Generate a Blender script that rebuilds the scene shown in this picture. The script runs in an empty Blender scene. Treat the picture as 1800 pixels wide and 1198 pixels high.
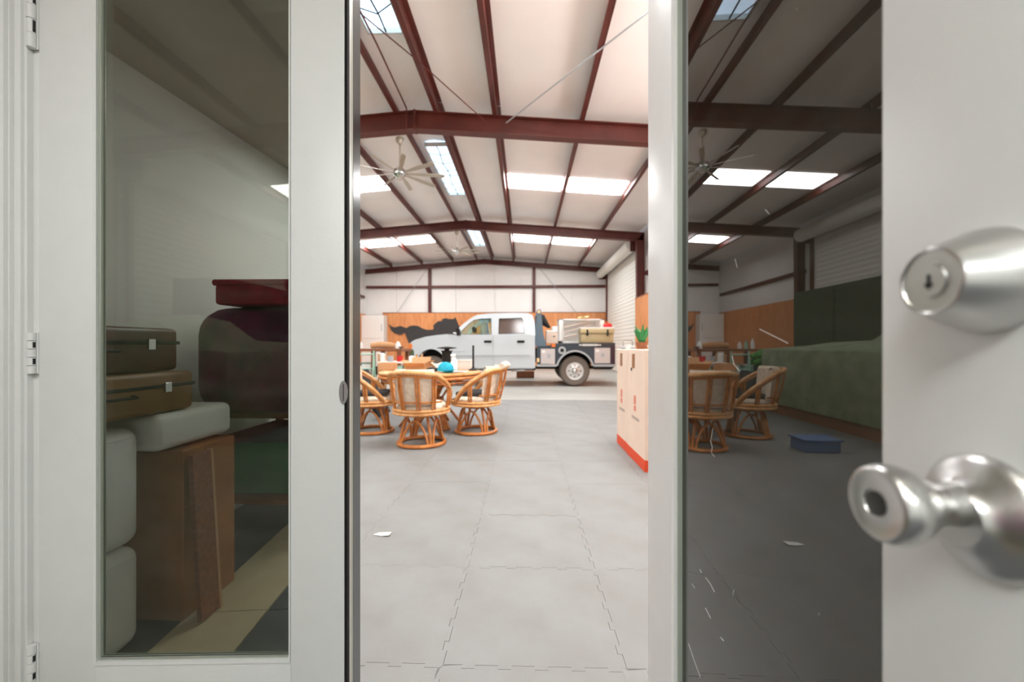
import bpy, bmesh, math, random
from mathutils import Vector, Matrix
from mathutils.geometry import tessellate_polygon
random.seed(7)
SC=bpy.context.scene; COL=SC.collection
PI=math.pi
# ---------------- camera ----------------
F=720.0; TH=math.atan(22/F); CH=1.05
FW=(-math.sin(TH),math.cos(TH)); RT=(math.cos(TH),math.sin(TH))
cd=bpy.data.cameras.new('camera'); cam=bpy.data.objects.new('camera',cd); COL.objects.link(cam)
cam.location=(0,0,CH); cam.rotation_euler=(PI/2,0,TH)
cd.sensor_width=36; cd.lens=F*36/1800; cd.shift_x=0; cd.shift_y=8/1800
cd.clip_start=.02; cd.clip_end=100
cd.dof.use_dof=True; cd.dof.focus_distance=1.0; cd.dof.aperture_fstop=3.4
SC.camera=cam
SC.view_settings.view_transform='Standard'; SC.view_settings.look='None'
SC.view_settings.gamma=1; SC.view_settings.use_curve_mapping=False
SC.view_settings.exposure=0.0
W=bpy.data.worlds.new('world'); SC.world=W; W.use_nodes=True
W.node_tree.nodes['Background'].inputs[0].default_value=(.75,.87,1,1)
W.node_tree.nodes['Background'].inputs[1].default_value=.6
SKY=28.0   # daylight through the translucent roof panels
def area(name,loc,rot,sx,sy,power,col=(1,1,1)):
    l=bpy.data.lights.new(name,'AREA'); l.shape='RECTANGLE'; l.size=sx; l.size_y=sy; l.energy=power; l.color=col
    o=bpy.data.objects.new(name,l); COL.objects.link(o); o.location=loc; o.rotation_euler=rot; return o
area('office_ceiling_lamp',(-.5,-1.1,2.36),(0,0,0),1.2,.5,41,(.96,1,.985))
area('office_ceiling_lamp_rear',(.5,-2.2,2.36),(0,0,0),1.2,.5,38,(.97,1,.99))
area('roof_fill_light',(3.70,3.9,1.9),(0,math.radians(90),0),3.2,4.6,520,(1,.975,.95))  # added fill at the closed right wall, no bay behind it; brightens the roof
# ---------------- helpers ----------------
def ray(u,v):
    a=(u-900)/F; c=-(v-607)/F
    return (FW[0]+a*RT[0],FW[1]+a*RT[1],c)
def aty(u,v,Y):
    d=ray(u,v); t=Y/d[1]; return Vector((d[0]*t,Y,CH+d[2]*t))
def atz(u,v,z):
    d=ray(u,v); t=(z-CH)/d[2]; return Vector((d[0]*t,d[1]*t,z))
def lin(r,g,b):
    f=lambda c:(c/255/12.92) if c<=10 else ((c/255+.055)/1.055)**2.4
    return (f(r),f(g),f(b),1)
def mat(name,c,rough=.5,metal=0,var=0,scale=8,bump=0,bscale=40,spec=.5,trans=0,rnd=0,stretch=None,emit=0,c2=None,coat=0,alpha=1):
    m=bpy.data.materials.new(name); m.use_nodes=True; nt=m.node_tree; N=nt.nodes; L=nt.links
    p=N['Principled BSDF']; p.inputs['Roughness'].default_value=rough; p.inputs['Metallic'].default_value=metal
    p.inputs['Specular IOR Level'].default_value=spec
    p.inputs['Transmission Weight'].default_value=trans; p.inputs['Coat Weight'].default_value=coat
    p.inputs['Alpha'].default_value=alpha
    p.inputs['Base Color'].default_value=c
    tc=N.new('ShaderNodeTexCoord'); mp=N.new('ShaderNodeMapping'); L.new(tc.outputs['Object'],mp.inputs[0])
    if stretch: mp.inputs['Scale'].default_value=stretch
    last=None
    if var or c2:
        n=N.new('ShaderNodeTexNoise'); n.inputs['Scale'].default_value=scale; n.inputs['Detail'].default_value=6
        L.new(mp.outputs[0],n.inputs['Vector'])
        mx=N.new('ShaderNodeMix'); mx.data_type='RGBA'
        cc=c2 or tuple(x*(1-var) for x in c[:3])+(1,)
        mx.inputs[6].default_value=c; mx.inputs[7].default_value=cc
        mr=N.new('ShaderNodeMapRange'); mr.inputs[1].default_value=.35; mr.inputs[2].default_value=.65
        L.new(n.outputs[0],mr.inputs[0]); L.new(mr.outputs[0],mx.inputs[0]); last=mx.outputs[2]
    if rnd:
        oi=N.new('ShaderNodeObjectInfo'); mr=N.new('ShaderNodeMapRange'); mr.inputs[3].default_value=1-rnd; mr.inputs[4].default_value=1+rnd
        L.new(oi.outputs['Random'],mr.inputs[0]); h=N.new('ShaderNodeHueSaturation'); L.new(mr.outputs[0],h.inputs['Value'])
        h.inputs['Color'].default_value=c
        if last: L.new(last,h.inputs['Color'])
        last=h.outputs[0]
    if last: L.new(last,p.inputs['Base Color'])
    if bump:
        n=N.new('ShaderNodeTexNoise'); n.inputs['Scale'].default_value=bscale; n.inputs['Detail'].default_value=4
        L.new(mp.outputs[0],n.inputs['Vector']); b=N.new('ShaderNodeBump'); b.inputs['Strength'].default_value=bump; b.inputs['Distance'].default_value=.01
        L.new(n.outputs[0],b.inputs['Height']); L.new(b.outputs[0],p.inputs['Normal'])
    if emit:
        p.inputs['Emission Color'].default_value=c; p.inputs['Emission Strength'].default_value=emit
    return m
class B:
    def __init__(s): s.bm=bmesh.new(); s.mi=0
    def _set(s,fs):
        for f in fs: f.material_index=s.mi
    def box(s,c,d,rot=None,bev=0,seg=2,piv=None):
        """c centre, d full sizes"""
        r=bmesh.ops.create_cube(s.bm,size=1); vs=r['verts']
        M=Matrix.Diagonal((d[0],d[1],d[2],1)); bmesh.ops.transform(s.bm,matrix=M,verts=vs)
        fs=set(f for v in vs for f in v.link_faces)
        if bev:
            es=list(set(e for v in vs for e in v.link_edges))
            rr=bmesh.ops.bevel(s.bm,geom=es,offset=bev,segments=seg,profile=.5,affect='EDGES',clamp_overlap=True)
            vs=list(set(v for v in s._comp(rr['verts'][0])))
            fs=set(f for v in vs for f in v.link_faces)
        T=Matrix.Translation(Vector(c))
        if rot is not None: T=T@(rot if isinstance(rot,Matrix) else Matrix.Rotation(rot,4,'Z'))
        bmesh.ops.transform(s.bm,matrix=T,verts=vs); s._set(fs); return s
    def _comp(s,v):
        seen={v}; st=[v]
        while st:
            a=st.pop()
            for e in a.link_edges:
                b=e.other_vert(a)
                if b not in seen: seen.add(b); st.append(b)
        return seen
    def b2(s,a,b,**k):
        return s.box(((a[0]+b[0])/2,(a[1]+b[1])/2,(a[2]+b[2])/2),(abs(b[0]-a[0]),abs(b[1]-a[1]),abs(b[2]-a[2])),**k)
    def tube(s,pts,r,seg=8,closed=False,cap=True):
        pts=[Vector(p) for p in pts]; n=len(pts)
        rs=r if isinstance(r,(list,tuple)) else [r]*n
        rings=[]; up=None
        for i,p in enumerate(pts):
            if closed: t=(pts[(i+1)%n]-pts[i-1])
            else: t=pts[min(i+1,n-1)]-pts[max(i-1,0)]
            t.normalize()
            if up is None:
                up=Vector((0,0,1)) if abs(t.z)<.9 else Vector((1,0,0))
            up=(up-t*up.dot(t)); up.normalize(); w=t.cross(up)
            rings.append([s.bm.verts.new(p+(up*math.cos(2*PI*k/seg)+w*math.sin(2*PI*k/seg))*rs[i]) for k in range(seg)])
        fs=[]
        for i in range(n if closed else n-1):
            A=rings[i]; Bq=rings[(i+1)%n]
            for k in range(seg):
                try: fs.append(s.bm.faces.new((A[k],A[(k+1)%seg],Bq[(k+1)%seg],Bq[k])))
                except ValueError: pass
        if cap and not closed:
            fs.append(s.bm.faces.new(rings[0][::-1])); fs.append(s.bm.faces.new(rings[-1]))
        s._set(fs); return s
    def cyl(s,a,b,r,r2=None,seg=16): return s.tube([a,b],[r,r if r2 is None else r2],seg)
    def lathe(s,prof,M=None,seg=32):
        """prof: (radius,height) along local z"""
        M=M or Matrix.Identity(4); rings=[]; fs=[]
        for (r,h) in prof:
            if r<1e-6: rings.append([s.bm.verts.new(M@Vector((0,0,h)))])
            else: rings.append([s.bm.verts.new(M@Vector((r*math.cos(2*PI*k/seg),r*math.sin(2*PI*k/seg),h))) for k in range(seg)])
        for A,C in zip(rings,rings[1:]):
            for k in range(seg):
                k2=(k+1)%seg
                if len(A)==1 and len(C)==1: continue
                if len(A)==1: fs.append(s.bm.faces.new((A[0],C[k2],C[k])))
                elif len(C)==1: fs.append(s.bm.faces.new((A[k],A[k2],C[0])))
                else: fs.append(s.bm.faces.new((A[k],A[k2],C[k2],C[k])))
        s._set(fs); return s
    def plate(s,outer,holes,fn,t0,t1):
        """2D polygon (with holes) -> solid; fn(a,b,t)->Vector"""
        loops=[outer]+list(holes)
        tris=tessellate_polygon([[Vector((p[0],p[1],0)) for p in l] for l in loops])
        flat=[p for l in loops for p in l]
        A=[s.bm.verts.new(fn(p[0],p[1],t0)) for p in flat]; C=[s.bm.verts.new(fn(p[0],p[1],t1)) for p in flat]
        fs=[]
        for t in tris:
            for q in ((A[t[0]],A[t[1]],A[t[2]]),(C[t[2]],C[t[1]],C[t[0]])):
                try: fs.append(s.bm.faces.new(q))
                except ValueError: pass
        o=0
        for l in loops:
            n=len(l)
            for k in range(n):
                k2=(k+1)%n
                try: fs.append(s.bm.faces.new((A[o+k],A[o+k2],C[o+k2],C[o+k])))
                except ValueError: pass
            o+=n
        s._set(fs); return s
    def skin(s,rows):
        V=[[s.bm.verts.new(p) for p in r] for r in rows]; fs=[]
        for a,b in zip(V,V[1:]):
            for k in range(len(a)-1): fs.append(s.bm.faces.new((a[k],a[k+1],b[k+1],b[k])))
        s._set(fs); return s
    def mesh(s,name,mats,smooth=40):
        bmesh.ops.remove_doubles(s.bm,verts=s.bm.verts,dist=1e-6)
        bmesh.ops.recalc_face_normals(s.bm,faces=s.bm.faces)
        me=bpy.data.meshes.new(name); s.bm.to_mesh(me); s.bm.free()
        for m in (mats if isinstance(mats,(list,tuple)) else [mats]): me.materials.append(m)
        if smooth:
            me.polygons.foreach_set('use_smooth',[True]*len(me.polygons)); me.set_sharp_from_angle(angle=math.radians(smooth))
        return me
    def done(s,name,mats,parent=None,smooth=40,**props):
        o=bpy.data.objects.new(name,s.mesh(name,mats,smooth)); COL.objects.link(o)
        if parent: o.parent=parent
        for k,v in props.items(): o[k]=v
        return o
def tag(o,label,cat,group=None,kind=None):
    o['label']=label; o['category']=cat
    if group: o['group']=group
    if kind: o['kind']=kind
    return o
def thing(name,loc,label,cat,group=None,rz=0,kind=None):
    o=bpy.data.objects.new(name,None); COL.objects.link(o); o.location=loc; o.rotation_euler=(0,0,rz); o.empty_display_size=.1
    return tag(o,label,cat,group,kind)
def struct(o,label=None,cat=None):
    o['kind']='structure'
    if label: o['label']=label
    if cat: o['category']=cat
    return o
def link(name,me,parent=None,loc=(0,0,0),rz=0):
    o=bpy.data.objects.new(name,me); COL.objects.link(o); o.location=loc; o.rotation_euler=(0,0,rz)
    if parent: o.parent=parent
    return o
def copy_tree(o,parent=None):
    c=o.copy(); COL.objects.link(c); c.parent=parent
    for ch in o.children: copy_tree(ch,c)
    return c
# ---------------- materials ----------------
M={}
M['steel']=mat('red_oxide_steel',lin(98,44,36),.42,var=.3,scale=3,spec=.4)
M['roof']=mat('insulation_vinyl',lin(248,243,240),.45,var=.04,scale=1.2,bump=.25,bscale=5)
M['panel']=mat('wall_liner',lin(246,243,240),.55,var=.04,scale=1.5,bump=.15,bscale=6,rnd=.02)
M['ply']=mat('plywood',lin(222,152,98),.6,c2=lin(204,130,78),scale=3,stretch=(6,6,.7),rnd=.07)
M['concrete']=mat('concrete',lin(172,173,168),.45,var=.15,scale=1.2)
M['tile']=mat('foam_tile',lin(130,131,130),.62,var=.09,scale=3.5,bump=.12,bscale=160,rnd=.02,c2=lin(123,122,119))
M['white']=mat('white_paint',lin(226,226,224),.38,var=.02,scale=20,bump=.03,bscale=120)
M['officewall']=mat('office_wall_paint',lin(232,232,228),.8)
M['shutter']=mat('shutter_paint',lin(222,222,215),.5)
M['sky']=mat('skylight_panel',(1,1,1,1),.5,emit=SKY)
M['black']=mat('black_rubber',lin(28,28,28),.75,bump=.4,bscale=300)
M['foam']=mat('weatherstrip_foam',lin(26,24,22),.95,bump=1,bscale=500)
M['navy']=mat('dark_astragal',lin(24,38,42),.18,spec=.8)
M['grn']=mat('green_grey_seal',lin(158,164,152),.35)
M['alu']=mat('aluminium_strip',lin(200,202,196),.3,metal=.6)
M['nickel']=mat('satin_nickel',lin(205,204,202),.3,metal=1)
M['nickeld']=mat('dark_nickel',lin(90,90,88),.35,metal=1)
M['chrome']=mat('chrome',lin(215,215,215),.12,metal=1)
M['rattan']=mat('rattan',lin(206,134,68),.38,c2=lin(170,98,44),scale=14,rnd=.04)
M['rattanl']=mat('pale_rattan',lin(224,172,116),.38,c2=lin(204,142,82),scale=18)
M['cush']=mat('cream_cushion',lin(240,228,210),.95,c2=lin(216,198,174),scale=30,bump=.6,bscale=90)
M['darkc']=mat('dark_cushion',lin(52,52,54),.9,var=.3,bump=.5)
M['card']=mat('cardboard',lin(196,150,108),.85,var=.08,scale=5)
M['brownbox']=mat('brown_box_board',lin(176,118,62),.8,c2=lin(150,96,48),scale=5)
M['carton']=mat('pale_carton',lin(232,210,192),.8,var=.05,scale=4)
M['red']=mat('red_print',lin(222,76,38),.6)
M['tape']=mat('brown_tape',lin(150,92,30),.35)
M['ink']=mat('grey_ink',lin(120,110,100),.8)
M['pink']=mat('faded_red_ink',lin(216,130,110),.8)
M['truck']=mat('white_truck_paint',lin(198,205,209),.22,coat=.6,spec=.5)
M['trim']=mat('grey_moulding',lin(170,175,178),.35)
M['tire']=mat('tire_rubber',lin(110,100,92),.85,bump=.5,bscale=60)
M['well']=mat('wheel_well',lin(30,28,26),.95)
M['rim']=mat('steel_rim',lin(214,214,212),.3,metal=.35)
M['bed']=mat('dark_blue_bed_paint',lin(38,54,66),.3,coat=.5)
M['rack']=mat('blue_grey_rack',lin(84,104,118),.35,coat=.3)
M['tool']=mat('diamond_plate',lin(200,194,192),.35,metal=.3,bump=.4,bscale=60)
M['tan']=mat('tan_cooler_plastic',lin(190,172,132),.5)
M['orange']=mat('orange_lens',lin(236,130,60),.25)
M['amber']=mat('amber_lamp',lin(240,200,150),.25)
M['mural']=mat('black_felt',lin(66,64,64),.95,var=.2,scale=10)
M['plastic']=mat('white_plastic',lin(235,234,230),.4)
M['milky']=mat('milky_film',lin(244,238,232),.35,alpha=.22,bump=.8,bscale=6)
M['teal']=mat('turquoise_fabric',lin(30,168,196),.8,var=.25,scale=20)
M['redp']=mat('red_plastic',lin(215,48,46),.4)
M['yellow']=mat('yellow_film',lin(244,226,140),.5)
M['green']=mat('green_plastic',lin(40,130,70),.45,var=.3)
M['lime']=mat('bright_green_canvas',lin(78,170,50),.6,c2=lin(40,110,34),scale=12)
M['tarp']=mat('green_tarp',lin(142,156,126),.75,c2=lin(112,128,98),scale=5,bump=.7,bscale=4)
M['dgreen']=mat('dark_green_cabinet',lin(62,80,56),.6,var=.3)
M['blue']=mat('blue_plastic',lin(84,116,168),.4)
M['wood']=mat('brown_wood',lin(150,92,58),.5,c2=lin(122,70,42),scale=6,stretch=(1,8,8))
M['mint']=mat('mint_paint',lin(150,190,170),.45)
M['fan']=mat('brushed_fan',lin(176,168,154),.35,metal=.35)
M['cream']=mat('upholstery_white',lin(236,238,236),.75,bump=.15,bscale=60)
M['leather']=mat('brown_leather',lin(96,52,32),.4,var=.5,scale=10)
M['leather2']=mat('tan_leather',lin(152,110,66),.45,c2=lin(120,82,46),scale=6)
M['purple']=mat('purple_fabric',lin(130,40,92),.85,c2=lin(78,28,66),scale=6,bump=.6,bscale=10)
M['magenta']=mat('crimson_fabric',lin(190,46,76),.8,c2=lin(140,30,56),scale=8)
M['dark']=mat('charcoal_cloth',lin(52,50,56),.85)
M['tanmat']=mat('tan_floor_mat',lin(196,180,146),.8,var=.1)
M['dmat']=mat('charcoal_floor_mat',lin(84,86,88),.85,var=.2)
M['oceil']=mat('office_ceiling_paint',lin(190,188,172),.9)
M['seat']=mat('beige_seat',lin(170,150,122),.8)
def glassmat(name,tint,ior,dirt,gcol=(1,1,1,1)):
    m=bpy.data.materials.new(name); m.use_nodes=True; nt=m.node_tree; N=nt.nodes; L=nt.links
    N.remove(N['Principled BSDF']); out=N['Material Output']
    tr=N.new('ShaderNodeBsdfTransparent'); tr.inputs[0].default_value=tint
    gl=N.new('ShaderNodeBsdfGlossy'); gl.inputs['Roughness'].default_value=.0; gl.inputs['Color'].default_value=gcol
    ge=N.new('ShaderNodeNewGeometry'); dp=N.new('ShaderNodeVectorMath'); dp.operation='DOT_PRODUCT'
    L.new(ge.outputs['Normal'],dp.inputs[0]); L.new(ge.outputs['Incoming'],dp.inputs[1])
    ab=N.new('ShaderNodeMath'); ab.operation='ABSOLUTE'; L.new(dp.outputs['Value'],ab.inputs[0])
    om=N.new('ShaderNodeMath'); om.operation='SUBTRACT'; om.inputs[0].default_value=1; L.new(ab.outputs[0],om.inputs[1])
    pw=N.new('ShaderNodeMath'); pw.operation='POWER'; pw.inputs[1].default_value=5; L.new(om.outputs[0],pw.inputs[0])
    fr=N.new('ShaderNodeMath'); fr.operation='MULTIPLY_ADD'; fr.inputs[1].default_value=1-ior; fr.inputs[2].default_value=ior; L.new(pw.outputs[0],fr.inputs[0])
    mx=N.new('ShaderNodeMixShader'); L.new(fr.outputs[0],mx.inputs[0]); L.new(tr.outputs[0],mx.inputs[1]); L.new(gl.outputs[0],mx.inputs[2])
    # dust specks, wipe streaks
    df=N.new('ShaderNodeBsdfDiffuse'); df.inputs[0].default_value=(.75,.75,.7,1)
    tc=N.new('ShaderNodeTexCoord'); mp=N.new('ShaderNodeMapping'); L.new(tc.outputs['Object'],mp.inputs[0])
    mp.inputs['Rotation'].default_value=(.5,.3,.4); mp.inputs['Scale'].default_value=(3,3,14)
    n=N.new('ShaderNodeTexNoise'); n.inputs['Scale'].default_value=2.2; n.inputs['Detail'].default_value=7; L.new(mp.outputs[0],n.inputs['Vector'])
    r1=N.new('ShaderNodeMapRange'); r1.inputs[1].default_value=.45; r1.inputs[2].default_value=.85; r1.inputs[4].default_value=.05*dirt; L.new(n.outputs[0],r1.inputs[0])
    v=N.new('ShaderNodeTexVoronoi'); v.inputs['Scale'].default_value=60; L.new(tc.outputs['Object'],v.inputs['Vector'])
    r2=N.new('ShaderNodeMapRange'); r2.inputs[1].default_value=.075; r2.inputs[2].default_value=.05; r2.inputs[3].default_value=0; r2.inputs[4].default_value=1; L.new(v.outputs['Distance'],r2.inputs[0])
    wn=N.new('ShaderNodeSeparateColor'); L.new(v.outputs['Color'],wn.inputs[0])
    gt=N.new('ShaderNodeMath'); gt.operation='GREATER_THAN'; gt.inputs[1].default_value=.965; L.new(wn.outputs[0],gt.inputs[0])
    mu=N.new('ShaderNodeMath'); mu.operation='MULTIPLY'; L.new(r2.outputs[0],mu.inputs[0]); L.new(gt.outputs[0],mu.inputs[1])
    m2=N.new('ShaderNodeMath'); m2.operation='MULTIPLY_ADD'; m2.inputs[1].default_value=.55*dirt; L.new(mu.outputs[0],m2.inputs[0]); L.new(r1.outputs[0],m2.inputs[2])
    mz=N.new('ShaderNodeMixShader'); L.new(m2.outputs[0],mz.inputs[0]); L.new(mx.outputs[0],mz.inputs[1]); L.new(df.outputs[0],mz.inputs[2])
    L.new(mz.outputs[0],out.inputs[0]); return m
M['glass']=glassmat('reflective_door_glass',(.25,.26,.235,1),.25,.5,(.92,.96,.88,1))
M['glass_r']=glassmat('tinted_door_glass',(.20,.19,.165,1),.075,.5)
M['tglass']=glassmat('green_car_glass',(.86,.94,.86,1),.05,0)
M['tglass2']=mat('privacy_glass',lin(98,80,72),.12,var=.2,scale=5,spec=.6)
M['ridge']=mat('ridge_panel',(.62,.80,1,1),.5,emit=2.2)
def skypanelmat():
    # ridge skylight: pale blue translucent panel crossed by safety mesh that is built as geometry
    return M['ridge']
# ---------------- warehouse shell ----------------
RX=-1.85; XR=3.75; XL=-7.4; Y0=1.08; Y1=19.0; FR=(.98,6.9,12.95,18.9)
def rz_(x,base=5.2): return base-.078*abs(x-RX)
fl=B(); fl.b2((XL-.2,Y0-.02,-.2),(XR+.2,Y1+.2,-.014)); floor=struct(fl.done('floor',M['concrete']),'pale smooth concrete slab of the warehouse','floor')
# interlocking foam tiles
TS=.6
def tile_mesh():
    n=10; L=TS; w=L/n; d=.015; g=.0007
    def edge(sign):  # along +x from 0 to L, tooth offset pattern
        pts=[]
        for k in range(n):
            a=k*w; hi=(k%2==0)
            y=d*(1 if hi else -1)/2
            e=.008 if hi else -.008
            pts+= [(a-(e if k else 0),y),(a+w+(e if k<n-1 else 0),y)]
        return pts
    e=edge(1); out=[(x,y) for x,y in e]                              # bottom
    out+=[(L+y,x) for x,y in e]                                     # right
    out+=[(x,L+y) for x,y in reversed(e)]                           # top
    out+=[(y,x) for x,y in reversed(e)]                             # left
    c=[]
    for p in out:
        if not c or (abs(p[0]-c[-1][0])+abs(p[1]-c[-1][1]))>1e-5: c.append(p)
    k=(L-2*g)/L
    b=B(); b.plate([(L/2+(x-L/2)*k,L/2+(y-L/2)*k) for x,y in c],[],lambda a,b_,t:Vector((a,b_,t)),-.013,0)
    return b.mesh('floor_tile',M['tile'],0)
tm=tile_mesh()
for i in range(12):
    for j in range(12):
        x=-4.83+.25+i*TS*1.0; y=1.345-TS*.43+.0+j*TS+.02
        if y<1.08: pass
        o=link('floor_tile',tm,floor,(-.275+(i-7)*TS,1.335+(j-1)*TS,random.uniform(0,.0012)))
# tiles j0 starts at doorway; seams at 1.10+k*.605
# ceiling
c=B()
th=.12
for (xa,xb) in ((XL,RX),(RX,XR)):
    za,zb=rz_(xa),rz_(xb)
    c.plate([(xa,za),(xb,zb),(xb,zb+th),(xa,za+th)],[],lambda a,b,t:Vector((a,t,b)),Y0-.1,Y1+.1)
ceil=struct(c.done('ceiling',M['roof'],smooth=0),'white insulated underside of the pitched metal roof','ceiling')
PX=[2.5,.98,-.47,-1.46,-2.2,-3.3,-4.72,-6.15]
for x in PX:
    for a,b_ in zip(FR,FR[1:]):
        z=rz_(x); q=B()
        # Z section purlin: web, top and bottom flange with lip
        q.b2((x-.004,a+.01,z-.2),(x+.004,b_-.01,z-.001))
        s=1 if x>RX else -1
        q.b2((x,a+.01,z-.2),(x+s*-.065,b_-.01,z-.192)); q.b2((x,a+.01,z-.009),(x+s*.065,b_-.01,z-.001))
        q.b2((x-s*.065,a+.01,z-.2),(x-s*.061,b_-.01,z-.175))
        q.done('purlin',M['steel'],ceil,0)
# skylights
wn=0
def skylight(xa,xb,ya,yb,lab):
    global wn; wn+=1
    b=B(); 
    def f(a,b_,t): return Vector((a,b_,rz_(a)+t))
    b.plate([(xa,ya),(xb,ya),(xb,yb),(xa,yb)],[],f,-.012,-.004)
    o=struct(b.done('window_%d'%wn,M['sky'],smooth=0),lab,'skylight'); return o
bays=[('nearest the doorway',3.2,4.4),('in the middle roof bay',9.62,10.45),('in the far roof bay',14.9,15.8)]
for nm,a,b_ in bays:
    skylight(-.40,.90,a,b_,'white glowing roof skylight right of ridge, inner one, '+nm)
    skylight(1.06,2.42,a,b_,'white glowing roof skylight right of ridge, outer one, '+nm)
    skylight(-4.64,-3.38,a,b_,'white glowing roof skylight left of ridge, inner one, '+nm)
    skylight(-6.07,-4.80,a,b_,'white glowing roof skylight left of ridge, outer one, '+nm)
for nm,a,b_ in [('nearest the doorway',2.6,5.25),('behind the near ceiling fan',8.25,10.95),('behind the far ceiling fan',14.3,16.6)]:
    wn+=1
    r=bpy.data.objects.new('window_%d'%wn,None); COL.objects.link(r); r.location=(-1.8,a,5.185); struct(r,'narrow blue-white ridge skylight crossed by wire mesh, '+nm,'skylight')
    x0,x1=-.22,.23
    p=B(); p.b2((x0,0,-.03),(x1,b_-a,-.02)); p.done('skylight_panel',M['ridge'],r,0)
    fr=B()
    for xx in (x0,x1): fr.b2((xx-.012,-.01,-.1),(xx+.012,b_-a+.01,-.02))
    for yy in (0,b_-a): fr.b2((x0,yy-.012,-.1),(x1,yy+.012,-.02))
    fr.done('skylight_frame',M['alu'],r,0)
    w=B()
    random.seed(5)
    w.tube([(0+.02*math.sin(k*1.7),k*(b_-a)/9,-.07-.02*math.sin(k)) for k in range(10)],.011,5)
    for k in range(1,7):
        y=k*(b_-a)/7; w.tube([(x0,y,-.06),(0,y+random.uniform(-.1,.1),-.085),(x1,y+random.uniform(-.06,.06),-.06)],.008,5)
    w.done('wire_mesh',M['black'],r)
# walls
def wallbox(name,a,b,mat_,lab):
    q=B(); q.b2(a,b); return struct(q.done(name,mat_,smooth=0),lab,'wall')
wb=B(); wb.plate([(XL-.2,0),(XR+.2,0),(XR+.2,rz_(XR)+.05),(RX,rz_(RX)+.05),(XL-.2,rz_(XL)+.05)],[],lambda a,b,t:Vector((a,t,b)),19.09,19.25)
wback=struct(wb.done('wall_back',M['panel'],smooth=0),'white lined gable wall behind the truck with steel girts','wall')
ex=[XL,-6.0,-4.42,-3.2,-1.38,.44,2.2,XR]
for a,b_ in zip(ex,ex[1:]):
    a2,b2=a+.012,b_-.012; q=B()
    pts=[(a2,2.5),(b2,2.5),(b2,rz_(b2)-.02)]+([(RX,rz_(RX)-.02)] if a2<RX<b2 else [])+[(a2,rz_(a2)-.02)]
    q.plate(pts,[],lambda a,b,t:Vector((a,t,b)),19.05,19.09); q.done('wall_panel',M['panel'],wback,0)
def hbar(b,p,q_,w=.1,h=.1): b.b2((p[0],p[1]-w/2,p[2]-h/2),(q_[0],q_[1]+w/2,q_[2]+h/2))
g=B(); g.b2((XL,18.9,3.72),(XR,19.04,3.83)); g.done('girt',M['steel'],wback,0)
for x in (-4.42,.44):
    g=B(); g.b2((x-.07,18.93,0),(x+.07,18.95,rz_(x)-.3)); g.b2((x-.006,18.95,0),(x+.006,19.03,rz_(x)-.3)); g.b2((x-.07,19.03,0),(x+.07,19.045,rz_(x)-.3))
    g.done('wall_column',M['steel'],wback,0)
for a,b_ in (((-4.35,18.88,4.85),(-6.9,18.88,1.2)),((.5,18.88,4.85),(3.5,18.88,1.2))):
    g=B(); g.cyl(a,b_,.012,seg=6); g.done('brace_rod',M['trim'],wback)
x=-6.6
while x<XR-.1:
    g=B(); g.b2((x+.004,18.855,0.0),(min(x+1.22,XR)-.004,18.875,2.55)); g.done('plywood_sheet',M['ply'],wback,0); x+=1.22
g=B(); g.b2((-6.6,18.85,2.55),(XR,18.93,2.585)); g.done('plywood_cap',M['wood'],wback,0)
wr=wallbox('wall_right',(XR+.1,Y0-.1,0),(XR+.25,Y1+.2,5.0),M['panel'],'white lined right side wall of the warehouse')
wl=wallbox('wall_left',(XL-.25,Y0-.1,0),(XL-.1,Y1+.2,5.0),M['panel'],'white lined left side wall of the warehouse')
for par,x,s,ranges,ply in ((wr,XR,1,((1.1,12.9),),((1.1,12.85),)),(wl,XL,-1,((1.1,6.8),(13.0,18.8)),((1.1,6.7),(13.1,18.8)))):
    for a,b_ in ranges:
        for z in (3.3,):
            g=B(); g.b2((x,a,z-.06),(x+s*.1,b_,z+.06)); g.done('girt',M['steel'],par,0)
    for a,b_ in ply:
        y=a
        while y<b_-.2:
            o_=.27 if par is wr else 0; g=B(); g.b2((x-s*(.01+o_),y+.004,0),(x-s*(.03+o_),min(y+1.22,b_)-.004,2.5)); g.done('plywood_sheet',M['ply'],par,0); y+=1.22
g=B(); g.b2((XR-.30,12.86,0),(XR,12.88,2.5)); g.done('plywood_sheet',M['ply'],wr,0)
g=B(); g.b2((XR-.31,1.1,2.5),(XR,12.89,2.53)); g.done('plywood_cap',M['wood'],wr,0)
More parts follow.
